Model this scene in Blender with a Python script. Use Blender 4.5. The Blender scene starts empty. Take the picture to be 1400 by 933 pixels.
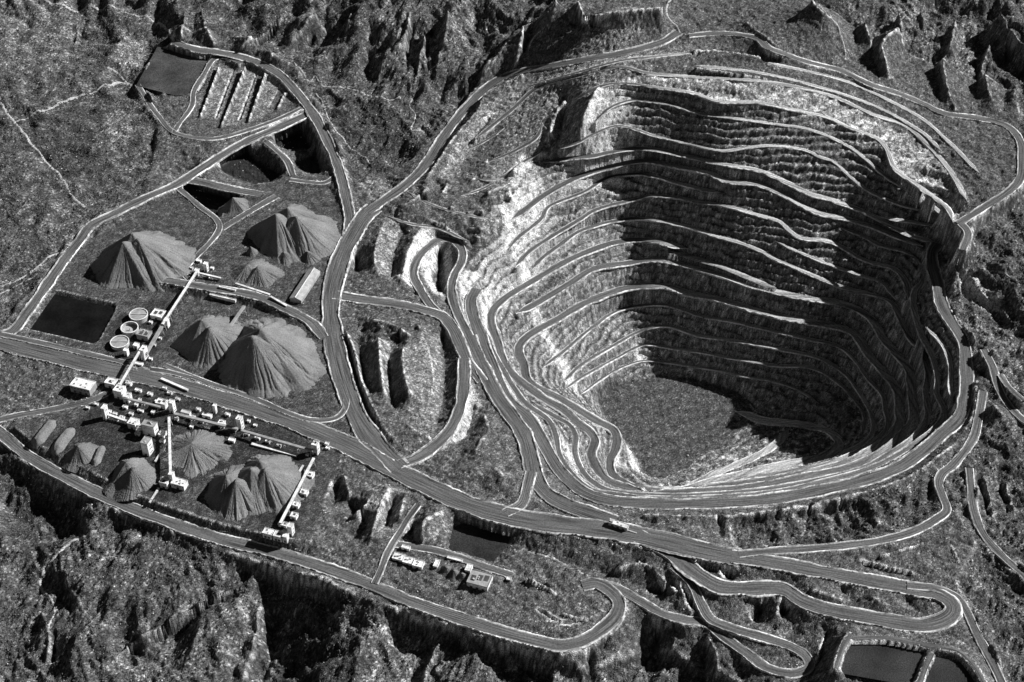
import bpy, bmesh, math, random
import numpy as np
from mathutils import Vector

random.seed(7)
rng = np.random.default_rng(11)
R = math.radians
scene = bpy.context.scene
col = scene.collection

# ------------------------------------------------------------------ camera, world, sun, exposure
PITCH, DIST, TH = R(42.0), 3016.0, math.tan(R(18.0))
CAM = np.array([0.0, -DIST*math.cos(PITCH), DIST*math.sin(PITCH)])
FWD = np.array([0.0, math.cos(PITCH), -math.sin(PITCH)])
UPV = np.array([0.0, math.sin(PITCH), math.cos(PITCH)])
cd = bpy.data.cameras.new('camera')
cd.sensor_width = 36.0
cd.lens = 18.0/TH
cd.clip_start, cd.clip_end = 10.0, 20000.0
cam = bpy.data.objects.new('camera', cd)
cam.location = CAM
cam.rotation_euler = (R(90)-PITCH, 0, 0)
col.objects.link(cam)
scene.camera = cam

SUN_AZ, SUN_EL = R(20.0), R(35.5)          # azimuth counted from +X towards +Y
world = bpy.data.worlds.new("World")
scene.world = world
world.use_nodes = True
wn, wl = world.node_tree.nodes, world.node_tree.links
bg = wn['Background']
sky = wn.new('ShaderNodeTexSky')
sky.sky_type = 'NISHITA'
sky.sun_disc = False
sky.sun_elevation = SUN_EL
sky.sun_rotation = R(90)-SUN_AZ
sky.altitude = 3000.0
sky.air_density = 0.4
sky.dust_density = 0.1
bw = wn.new('ShaderNodeRGBToBW')           # black-and-white photograph
wl.new(sky.outputs[0], bw.inputs[0])
wl.new(bw.outputs[0], bg.inputs[0])
bg.inputs[1].default_value = 0.058
sd = bpy.data.lights.new('sun', 'SUN')
sd.energy = 5.0
sd.angle = R(0.5)
sun = bpy.data.objects.new('sun', sd)
sv = Vector((math.cos(SUN_AZ)*math.cos(SUN_EL), math.sin(SUN_AZ)*math.cos(SUN_EL), math.sin(SUN_EL)))
sun.rotation_euler = (-sv).to_track_quat('-Z', 'Y').to_euler()
col.objects.link(sun)
vs = scene.view_settings
vs.view_transform = 'Standard'
vs.look = 'None'
vs.exposure = 0.42
vs.gamma = 1.0
scene.cycles.max_bounces = 3
scene.cycles.diffuse_bounces = 1

# ------------------------------------------------------------------ helpers: photo point at a known height -> world
def at(u, v, z):
    d = FWD + np.array([1.0, 0, 0])*((u-700.0)/700.0*TH) + UPV*((466.5-v)/700.0*TH)
    t = (z-CAM[2])/d[2]
    p = CAM+d*t
    return np.array([p[0], p[1], z])

def lift(u, v, z):
    '''the back of the pit stands higher, its bottom lies deeper'''
    a = min(1.0, max(0.0, (430.0-v)/300.0))
    b = min(1.0, max(0.0, (u-640.0)/210.0)); b = b*b*(3-2*b)
    c = 1.0-0.9*min(1.0, max(0.0, (u-1050.0)/220.0))
    a += 0.35*min(1.0, max(0.0, (235.0-v)/95.0))
    if z < -150: z -= 0.12*(-150.0-z)
    if v > 690 and u < 720 and z < -12: z = -12+(z+12)*(0.9 if 350 < u < 500 else 0.78)
    z += 62.0*a*b*c
    if 850 < u < 1240 and v < 590:          # the back wall stands at one even steepness
        vr = float(np.interp(u, (850, 930, 982, 1085, 1160, 1200, 1240), (114, 125, 139, 150, 174, 190, 245)))
        zr = float(np.interp(u, (850, 930, 982, 1085, 1160, 1200, 1240), (135, 133, 130, 114, 85, 66, 50)))
        vf = float(np.interp(u, (850, 946, 1022, 1100, 1180), (508, 516, 550, 572, 590)))
        if v > vr:
            w = min(1.0, (u-850)/45.0)*min(1.0, max(0.0, (1225-u)/90.0))
            zl = zr-(zr+298.0)*min(1.0, (v-vr)/(vf-vr))
            z += (zl-z)*w*0.9
    return z

def parse(s):
    """'u v z; u v; u v z' -> world points; heights between given ones follow the length"""
    pts = []
    for tok in s.split(';'):
        f = [float(q) for q in tok.split()]
        if not f: continue
        pts.append([f[0], f[1], f[2] if len(f) > 2 else None])
    L = [0.0]
    for a, b in zip(pts, pts[1:]): L.append(L[-1]+math.hypot(b[0]-a[0], b[1]-a[1]))
    ks = [i for i, p in enumerate(pts) if p[2] is not None]
    z = np.interp(L, [L[i] for i in ks], [pts[i][2] for i in ks])
    return np.array([at(p[0], p[1], lift(p[0], p[1], zz)) for p, zz in zip(pts, z)])

def spline(P, step=2.0):
    if len(P) == 2:
        n = max(2, int(np.linalg.norm(P[1]-P[0])/step))
        t = np.linspace(0, 1, n+1)[:, None]
        return P[0]*(1-t)+P[1]*t
    Q = np.vstack([2*P[0]-P[1], P, 2*P[-1]-P[-2]])
    out = []
    for i in range(1, len(Q)-2):
        p0, p1, p2, p3 = Q[i-1], Q[i], Q[i+1], Q[i+2]
        d = [max(1e-3, np.linalg.norm(b-a))**0.5 for a, b in ((p0, p1), (p1, p2), (p2, p3))]
        t0, t1, t2, t3 = 0, d[0], d[0]+d[1], d[0]+d[1]+d[2]
        n = max(2, int(np.linalg.norm(p2-p1)/step))
        t = np.linspace(t1, t2, n, endpoint=False)[:, None]
        A1 = (t1-t)/(t1-t0)*p0+(t-t0)/(t1-t0)*p1
        A2 = (t2-t)/(t2-t1)*p1+(t-t1)/(t2-t1)*p2
        A3 = (t3-t)/(t3-t2)*p2+(t-t2)/(t3-t2)*p3
        B1 = (t2-t)/(t2-t0)*A1+(t-t0)/(t2-t0)*A2
        B2 = (t3-t)/(t3-t1)*A2+(t-t1)/(t3-t1)*A3
        out.append((t2-t)/(t2-t1)*B1+(t-t1)/(t2-t1)*B2)
    out.append(P[-1:])
    return np.vstack(out)

# ------------------------------------------------------------------ what the ground is made from
# flat or tilted areas: (height, outline in photo points)
POLYS = [
 (0,   '100 345; 215 270; 440 240; 478 300; 452 380; 455 470; 480 585; 425 740; 380 735; 230 698; 60 612; 10 586; 130 545; 150 520; 60 475; 40 452; 90 365'),
 (-301,'814 545; 828 573; 848 596; 862 612; 874 633; 881 661; 893 664; 918 648; 940 640; 960 622; 985 613; 1003 600; 1012 585; 1005 572; 1030 562; 1022 549; 1009 534; 983 527; 946 517; 904 513; 886 516; 870 520; 850 527; 828 527'),
 (26,  '1330 325; 1345 302; 1405 280; 1470 280; 1470 370; 1405 372; 1370 352'),
 (-4,  '1170 765; 1245 732; 1295 702; 1325 715; 1340 760; 1310 800; 1250 785'),
 (14,  '250 172; 268 130; 300 84; 345 90; 385 108; 412 140; 405 152; 330 184; 270 186'),
 (-14, '520 785; 548 735; 600 752; 690 783; 672 832; 600 822'),
 (-2,  '480 250; 520 235; 545 262; 505 285; 485 285'),
 (-18, '690 790; 700 760; 740 750; 790 780; 830 800; 838 830; 790 868; 740 868; 700 850'),
]
PONDS = [   # (terrain height, water height, outline, water tone)
 (-9,  -5, '77 405; 156 423; 130 471; 45 451', 'dark'),
 (12,  15, '217 67; 285 80; 258 127; 240 129; 190 116', 'grey'),
 (-10, -6, '1163 877; 1262 889; 1246 936; 1145 918', 'slate'),
 (-10, -6, '1276 899; 1312 907; 1336 940; 1262 940', 'slate'),
 (-26, -23,'620 724; 640 713; 706 728; 672 767; 615 751', 'slate'),
]
BASINS = [
 (-30, '246 262; 263 248; 276 261; 304 269; 335 275; 322 292; 300 309; 291 309; 263 286'),
 (-24, '290 234; 338 208; 348 220; 388 240; 357 256; 311 240'),
 (-30, '371 197; 411 181; 427 204; 380 206'),
 (-30, '402 222; 432 212; 442 242; 409 236'),
]
# ridges and hollows: 'u v z' lines, no ribbon of their own
HILLS = '''
478 0 120; 466 48 85; 452 58 70
440 0 85; 445 30 65; 448 58 50
545 5 118; 540 40 95
560 0 140; 548 40 115; 530 55 95; 520 80 72; 515 118 42
566 30 92; 558 60 72; 556 92 52; 550 110 38
505 62 66; 508 100 42; 500 118 32
580 35 112; 574 60 97; 568 95 72; 562 120 42
592 40 80; 584 60 70; 586 100 42
612 0 155; 608 30 128; 600 60 98; 598 95 66; 600 116 44
655 20 100; 650 50 84; 646 78 66; 632 100 46
668 82 78; 640 106 52
700 50 98; 690 62 88; 662 100 58
715 35 112; 712 55 92; 706 84 62
690 30 85; 690 50 72; 676 80 58
760 0 135; 755 25 108; 728 55 78; 722 78 60
740 10 95; 730 35 76; 716 75 56
790 0 128; 800 20 112; 850 15 116; 905 10 120
780 34 82; 840 40 82; 905 40 76
252 0 76; 250 25 64; 246 52 46
268 18 48; 262 52 34
274 0 84; 278 20 72; 284 40 58; 292 58 42
310 10 52; 300 55 32
330 62 46; 360 30 80; 395 0 115
310 60 30; 340 25 56; 365 0 78
370 76 44; 400 40 80; 430 0 115
350 64 30; 385 30 60; 412 0 84
420 92 42; 436 60 60
400 82 30; 428 42 56
1110 0 150; 1125 15 142; 1142 30 122; 1152 55 98; 1156 80 76
1000 20 70; 965 36 62; 945 40 58
1060 60 78; 1020 30 84
1168 20 88; 1170 60 72; 1162 92 64
1180 14 120; 1184 35 106; 1192 58 92
1232 0 160; 1236 28 140; 1206 58 116; 1212 85 96; 1216 107 76
1256 5 104; 1252 40 90; 1240 75 76; 1222 110 66
1198 30 84; 1192 70 74; 1202 105 66
1262 0 128; 1270 40 105; 1262 80 85
1310 10 150; 1303 45 126; 1290 75 106; 1296 120 82; 1306 148 66
1324 40 92; 1322 90 76; 1328 150 58
1284 20 88; 1276 80 74; 1286 140 60
1357 45 136; 1346 78 106; 1350 115 86; 1362 150 64
1380 60 96; 1376 100 76; 1372 152 58
1338 30 90; 1335 70 78; 1336 150 58
1398 90 92; 1388 125 78; 1385 152 62
1372 0 165; 1395 35 155; 1440 70 140
168 38 36; 172 65 38; 160 90 30
203 50 14; 197 80 12; 178 102 12
98 10 34; 104 40 30; 90 75 22
118 30 10; 108 60 8
66 310 22; 70 285 22; 84 270 18
96 300 4; 98 325 3
108 682 0; 112 696 -2; 124 722 -14
43 716 -46; 60 690 -44; 76 735 -54; 90 712 -34
86 778 -14; 102 805 -18; 118 832 -26
62 792 -52; 80 812 -58; 98 836 -62
52 822 -34; 62 850 -42; 60 888 -54
34 835 -78; 22 880 -90; 16 912 -96
106 858 -44; 98 890 -54; 86 916 -70
76 868 -84; 72 900 -92
340 763 -13; 322 783 -16; 306 796 -20; 270 814 -26; 245 825; 225 839 -32; 195 853 -38; 168 866 -42; 152 888 -50; 140 910 -58; 118 926 -66
322 806 -40; 306 816 -54; 285 826 -66; 262 842 -72; 240 852 -74; 210 868 -78
345 790 -22; 332 815 -26; 300 838 -40; 255 872 -50; 232 905 -62
172 880 -84; 196 892 -90; 222 908 -96
404 783 -10; 430 786 -8; 452 793 -6; 461 820 -8; 486 829 -8; 493 866 -16; 488 905 -30; 482 945 -42
378 806 -34; 372 822 -60; 370 845 -86; 372 885 -108; 352 945 -130
354 800 -28; 346 850 -46; 330 905 -66
613 844 -12; 597 870 -20; 582 905 -34; 574 940 -50
580 862 -48; 571 892 -66; 563 935 -84
652 858 -16; 642 880 -24; 620 905 -38; 614 940 -50
636 876 -44; 614 896 -62; 590 915 -72; 604 942 -86
550 840 -30; 535 880 -44; 525 935 -66
680 880 -34; 668 910 -50
700 896 -58; 728 930 -80
752 890 -26; 766 912 -38; 772 940 -52
800 886 -54; 806 912 -66; 810 940 -74
832 872 -32; 822 900 -50; 832 935 -66
868 842 -62; 898 872 -82; 880 912 -98
914 846 -38; 926 870 -48; 912 902 -62; 905 938 -74
968 872 -38; 978 888 -40; 983 932 -55
964 898 -72; 961 938 -86
1008 890 -42; 1016 930 -60
513 672 8; 500 690 9; 487 701 6
480 692 -20; 500 722 -22; 470 742 -18
532 666 12; 517 700 10; 508 732 2
538 690 -20; 528 722 -22
553 680 8; 546 705 4
471 652 8; 479 675 2
462 668 -16; 456 690 -14
607 697 12; 578 716 12; 580 743 -6
566 706 -34; 562 735 -30
622 716 -20; 606 746 -16
638 705 -18; 668 716 -16; 714 724 -14
720 752 -22; 780 772 -24; 830 786 -26; 870 800 -30; 905 822 -40
750 745 -12; 830 752 -8; 870 768 -14; 900 790 -20
845 775 -8; 880 770 -7; 905 790 -16; 930 812 -24
890 810 -46; 925 818 -52; 950 842 -50
925 790 -18; 938 820 -20; 948 840 -24
940 770 -8; 975 788 -34; 1000 796 -34
980 772 -6; 990 790 -12
1035 775 -28; 1075 788 -32; 1125 800 -28
1000 812 -40; 1040 830 -50; 1030 855 -52
1020 814 -22; 1022 835 -26; 1030 850 -34
1060 832 -54; 1070 850 -56
1075 808 -14; 1064 830 -18; 1058 862 -40
1098 826 -18; 1096 845 -22; 1084 866 -34
1130 868 -30; 1118 905 -34; 1106 928 -38
506 640 -14; 520 650 -16
473 453 8; 485 482 9; 493 517 9; 502 540 8; 517 570 8; 540 600 5; 556 613 3
467 450 -10; 478 485 -12; 487 520 -12; 497 548 -10; 512 580 -10
489 466 -14; 495 495 -16; 501 525 -12; 512 540 -8
518 462 20; 520 500 22; 524 530 20; 528 540 10
534 468 -2; 533 500 -4; 534 530 -6; 540 560 -10
552 475 20; 550 487 24; 553 512 22; 559 532 20; 566 545 6
572 445 14; 585 480 2; 592 520 -6; 582 560 -8; 570 590 -4
606 462 -30; 609 500 -34; 606 545 -30; 598 580 -20
509 437 14; 525 440 14; 545 448 16; 560 458 14
480 440 -6; 500 452 -8
548 470 -6; 545 460 -8
490 318 -34; 486 348 -40; 490 378 -32
528 298 8; 521 315 10; 512 345 12; 514 362 8; 524 380 -2
553 312 -8; 540 345 -14; 536 382 -20
572 316 10; 560 340 8; 549 382 2
603 346 -52; 600 380 -54; 604 404 -44
592 340 -18; 584 372 -20; 586 402 -20
584 256 34; 560 276 26; 535 286 14
600 258 10; 640 275 6; 690 290 -10
575 295 10; 610 310 2; 645 335 -24
640 290 12; 655 283 16; 662 300 2
606 262 22; 612 250 24
596 250 6; 604 256 6
715 102 62; 690 113 60; 662 130 56; 655 148 52; 625 182 42; 602 215 32; 575 258 20
702 108 42; 672 120 38; 640 152 26; 612 192 18; 592 226 10
718 112 44; 690 142 38; 662 172 30; 640 205 18; 610 238 10
655 165 44; 685 150 40
818 118 54; 803 146 48; 797 165 42; 784 190 26
772 140 14; 768 165 8; 762 190 6; 742 200 8
772 138 34; 760 155 30; 752 180 26
950 92 70; 1050 108 58; 1137 127 56
945 75 62; 1000 80 44; 1060 92 42
950 68 72; 990 70 70; 1040 78 68
1280 200 50; 1314 236 46; 1331 262 42; 1342 276 38
1274 205 44; 1306 245 42; 1326 275 40
1300 200 50; 1340 220 50; 1370 240 46
1309 344 22; 1330 365 20; 1350 385 18; 1372 402 16; 1390 432 2; 1400 475 -4
1304 358 -10; 1318 396 -16; 1340 408 -18; 1366 428 -16; 1382 465 -12
1301 348 2; 1312 371 0; 1316 393 -2
1296 345 -24; 1300 370 -26
1310 432 -24; 1330 460 -22; 1345 490 -20
1358 552 -2; 1380 582 2; 1368 593 0; 1356 606 -2; 1338 618 -8
1346 560 -36; 1330 586 -38; 1318 616 -34; 1300 628 -20
1380 500 -8; 1395 520 2; 1420 545 4
1385 535 -10; 1410 560 -10
1334 520 -22; 1332 560 -22; 1312 600 -20; 1282 624 -6; 1242 652 -6; 1192 670 -8; 1120 687 -8; 1050 699 -8; 960 705 -5; 880 703 -4
1180 680 -8; 1172 710 -8; 1160 735 -12
1150 690 -26; 1140 720 -28
1085 695 -6; 1078 715 -8; 1068 740 -12
1106 695 -28; 1100 735 -28
1050 700 -8; 1040 718 -8; 1020 742 -14
1062 705 -26; 1055 735 -26
1008 705 -8; 1000 722 -10
980 705 -24; 985 735 -22
940 702 -8; 930 712 -12
1225 665 -6; 1245 690 -6; 1262 705 -8
1316 648 -4; 1310 690 0; 1318 720 -4
1270 650 -16; 1272 690 -14
1350 640 2; 1362 700 0; 1385 740 -2
1340 655 -20; 1352 705 -20
1380 650 4; 1392 700 2
1370 655 -18; 1378 700 -18
1162 864 6; 1152 882 6; 1142 914 6
1128 862 -26; 1116 905 -28
1276 893 4; 1264 918 4; 1256 945 4
200 120 20; 215 150 22; 240 180 18
291 92 11; 260 150 6
300 89 27; 274 158 20
321 95 11; 296 165 6
335 91 29; 302 172 20
351 102 11; 328 168 7
363 98 29; 340 164 21
388 110 14; 368 150 10
396 112 24; 380 146 20
270 247 4; 312 258 3; 356 266 3
375 268 6; 340 290 4; 305 312 2
366 196 6; 385 212 8; 395 230 6
405 204 5; 412 214 4
88 402 4; 78 402 3; 46 446 3
630 300 6; 650 310 2; 676 318 -12
600 300 8; 622 318 -6
616 282 16; 640 300 4
668 262 18; 690 256 14; 700 270 4
540 300 -2; 546 292 12; 560 290 14
700 235 16; 715 222 14; 722 238 2
660 225 22; 672 214 26; 690 208 22
640 250 12; 655 240 18; 672 240 16
720 790 -8; 745 800 -10; 760 812 -16
700 812 -20; 716 830 -22
770 838 -14; 800 846 -14; 820 838 -18
735 838 -28; 770 856 -28; 800 852 -28
1110 806 -2; 1135 812 -2; 1150 820 -6
1180 812 -10; 1200 820 0; 1225 830 -4
1240 822 -14; 1256 836 -16
1150 806 -14; 1170 824 -16
905 718 -6; 925 722 2; 945 730 -4
965 722 -14; 985 735 -16
870 708 -8; 895 716 -14
1205 760 2; 1235 750 2; 1262 742 0
1180 772 -12; 1215 782 -12; 1245 788 -12
1300 745 -2; 1312 770 -2
640 650 4; 655 640 6; 672 646 2
630 622 -12; 650 616 2; 660 600 4; 672 606 -10
676 640 6; 690 650 4; 700 640 -8
655 668 -12; 690 680 -10
648 560 -34; 640 590 -30; 625 606 -22
662 566 -8; 668 590 -4; 660 598 0
590 600 0; 570 590 6; 556 580 4
'''.strip().split('\n')

# roads: name, width, berm height, line
ROADS = [
 ('haul_road', 19, 2.2, '237 58 30; 268 68; 300 72 28; 345 83; 380 101 24; 405 126; 428 156 18; 446 190; 461 225; 471 262; 478 300 2; 474 325 1; 468 350 0'),
 ('haul_road', 20, 2.4, '928 44 62; 905 58; 850 73; 790 84; 745 92; 718 97 44; 690 105; 660 125; 635 150; 608 185; 580 228; 552 255; 522 276 5; 500 292 2'),
 ('haul_road', 34, 2.6, '512 284 3; 500 294 2; 484 318; 468 348; 457 385 0; 452 420; 455 460; 464 502; 478 545; 497 585; 522 616; 546 640 0'),
 ('haul_road', 19, 2.0, '430 153 15; 418 158 14; 380 175; 330 197; 272 233 8; 240 253; 195 273; 155 293; 125 308 4; 108 330; 92 350; 72 378; 55 403; 35 430; 18 452 0; 2 458 0; -40 452 0'),
 ('haul_road', 36, 2.2, '-60 450 0; 0 468; 60 484; 120 498; 185 512; 250 529; 320 550; 380 570; 430 589; 480 611; 530 638; 580 663; 640 690; 700 707 0; 760 717; 830 725; 900 738; 960 753 0; 1010 763 -1'),
 ('haul_road', 25, 2.2, '1000 761 -1; 1050 768; 1112 780; 1175 792 -4; 1237 803; 1280 812; 1300 824 -6; 1303 836; 1292 847; 1262 855 -8; 1225 851; 1175 842; 1125 832 -10; 1095 821; 1070 806 -13; 1020 805; 982 802 -12; 950 783; 917 757 -4; 872 733 -1'),
 ('road', 20, 1.8, '-30 570 -10; 0 592 -10; 40 625; 100 658; 160 687; 230 714; 300 737; 370 754; 430 772; 500 797; 560 822; 620 843; 680 862 -16; 732 876; 767 883 -20; 797 876; 825 859; 842 842 -22; 846 824; 836 810; 815 798; 796 801 -20'),
 ('haul_road', 14, 1.6, '818 798 -21; 840 803 -26; 875 822; 907 840; 937 848; 965 852 -33; 985 868; 1020 893 -38; 1050 914 -38; 1085 921; 1106 911 -36; 1101 897; 1080 884 -33; 1050 874; 1000 859; 972 847 -28; 958 825 -22; 945 797; 920 774 -8'),
 ('haul_road', 20, 1.8, '457 403 0; 490 409 -2; 537 415; 575 423; 603 432 -8; 618 448; 628 468 -18; 640 495 -22; 660 522 -25'),
 ('haul_road', 15, 1.8, '598 428 -9; 588 417 -12; 573 394 -14; 565 376; 571 354; 585 338 -16; 603 327; 622 331 -18; 632 344; 630 360; 621 376; 617 396 -20; 622 420; 633 445; 646 470 -24'),
 ('haul_road', 27, 2.2, '640 460 -22; 650 482 -24; 662 507 -25; 680 542 -26; 701 572; 716 595; 724 622; 731 651; 746 674 -16; 768 688; 805 702 -6; 840 714 -2'),
 ('haul_road', 16, 1.4, '726 645 -17; 720 668 -10; 712 690 -2; 690 702 0'),
 ('haul_road', 19, 2.0, '634 490 -20; 634 520 -16; 630 553; 616 586 -8; 596 608; 571 626; 545 636 -1'),
 ('road', 9, 0.9, '474 545 0; 471 560; 458 572; 425 574; 387 562; 350 546; 275 520; 225 499 0'),
 ('road', 13, 0.9, '-5 575 -8; 30 567; 60 562; 120 549 -1; 146 538 0'),
 ('haul_road', 17, 1.6, '208 380 9; 270 391 11; 350 405 11; 390 422 9; 425 441 4; 443 462 1'),
 ('haul_road', 15, 1.6, '942 49 66; 987 46; 1035 53 71; 1050 65 70; 1075 75; 1107 86; 1150 97; 1190 116 66; 1225 127; 1262 142; 1290 155 60; 1337 162; 1375 172; 1393 190 55; 1397 215; 1394 245; 1380 261 48; 1345 284; 1310 306 38'),
 ('road', 19, 0.5, '258 246 4; 275 249 4; 312 258; 358 266 3'),
 ('road', 14, 0.5, '378 268 4; 340 290; 303 313 1'),
 ('road', 12, 0.5, '364 194 8; 378 206; 392 220; 400 240 3'),
 ('road', 10, 0.6, '396 246 2; 420 249; 444 250; 462 238 2'),
 ('road', 11, 0.5, '0 457 1; 60 470; 120 484; 175 497 0.5; 190 502 0'),
 ('road', 9, 0.8, '205 505 0; 232 509; 262 517 0'),
 ('road', 6, 0.0, '1164 867 6; 1154 882; 1143 914 6'),
 ('road', 6, 0.0, '1166 872 3; 1210 872; 1262 881; 1310 890 4; 1330 908; 1346 935 4'),
 ('road', 6, 0.0, '1274 893 4; 1263 918; 1254 945 4'),
 ('road', 9, 0.8, '1400 548 4; 1380 530 -4; 1368 512 -12'),
 ('haul_road', 14, 1.2, '1314 306 38; 1323 318; 1316 342 40'),
 ('haul_road', 22, 2.0, '1282 333 -28; 1275 345; 1275 363 -30; 1282 388; 1287 415; 1300 440; 1316 465 -32; 1321 503; 1320 541; 1312 571; 1287 594 -34; 1262 616; 1230 638; 1190 654; 1125 670 -30; 1050 683; 980 688; 900 689 -30; 830 684 -34; 800 674 -38; 782 661 -40; 763 641; 750 620 -44; 737 596; 720 571; 698 552 -46; 680 520; 668 490 -50; 655 455; 646 430; 644 410; 652 395 -52'),
 ('road', 12, 1.2, '1345 478 -16; 1358 505; 1365 530; 1378 553; 1400 575; 1440 600 -10'),
 ('road', 13, 1.2, '1010 758 -1; 1050 754 -2; 1125 749; 1200 740 -4; 1250 726; 1280 710 -6; 1294 698; 1289 680; 1283 662; 1288 648; 1303 636 -12; 1330 600 -20; 1338 570 -22; 1344 535 -20'),
 ('road', 12, 1.2, '1325 640 -8; 1332 700 -10; 1345 732; 1372 762; 1400 786; 1440 815 -14'),
 ('road', 13, 1.2, '1240 800 -4; 1285 806 -6; 1308 818 -8; 1322 837; 1333 862; 1348 890; 1362 917; 1375 950 -16'),
 ('road', 10, 0.8, '572 690 -1; 560 706 -6; 545 730 -10; 530 755 -12; 519 783 -13; 512 798 -13'),
 ('road', 12, 0.8, '540 744 -12; 600 754; 660 774; 700 787 -16'),
 ('road', 10, 1.0, '262 386 3; 252 372 2; 300 310 2; 270 280 1; 244 258 4'),
 ('road', 10, 0.8, '237 182 13; 243 172 14; 262 145; 265 125; 280 100; 292 82 20; 305 78; 330 86 25'),
 ('road', 10, 0.8, '188 116 14; 215 157; 240 182 13; 290 190; 330 181; 385 161 17; 412 148 20'),
]
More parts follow.
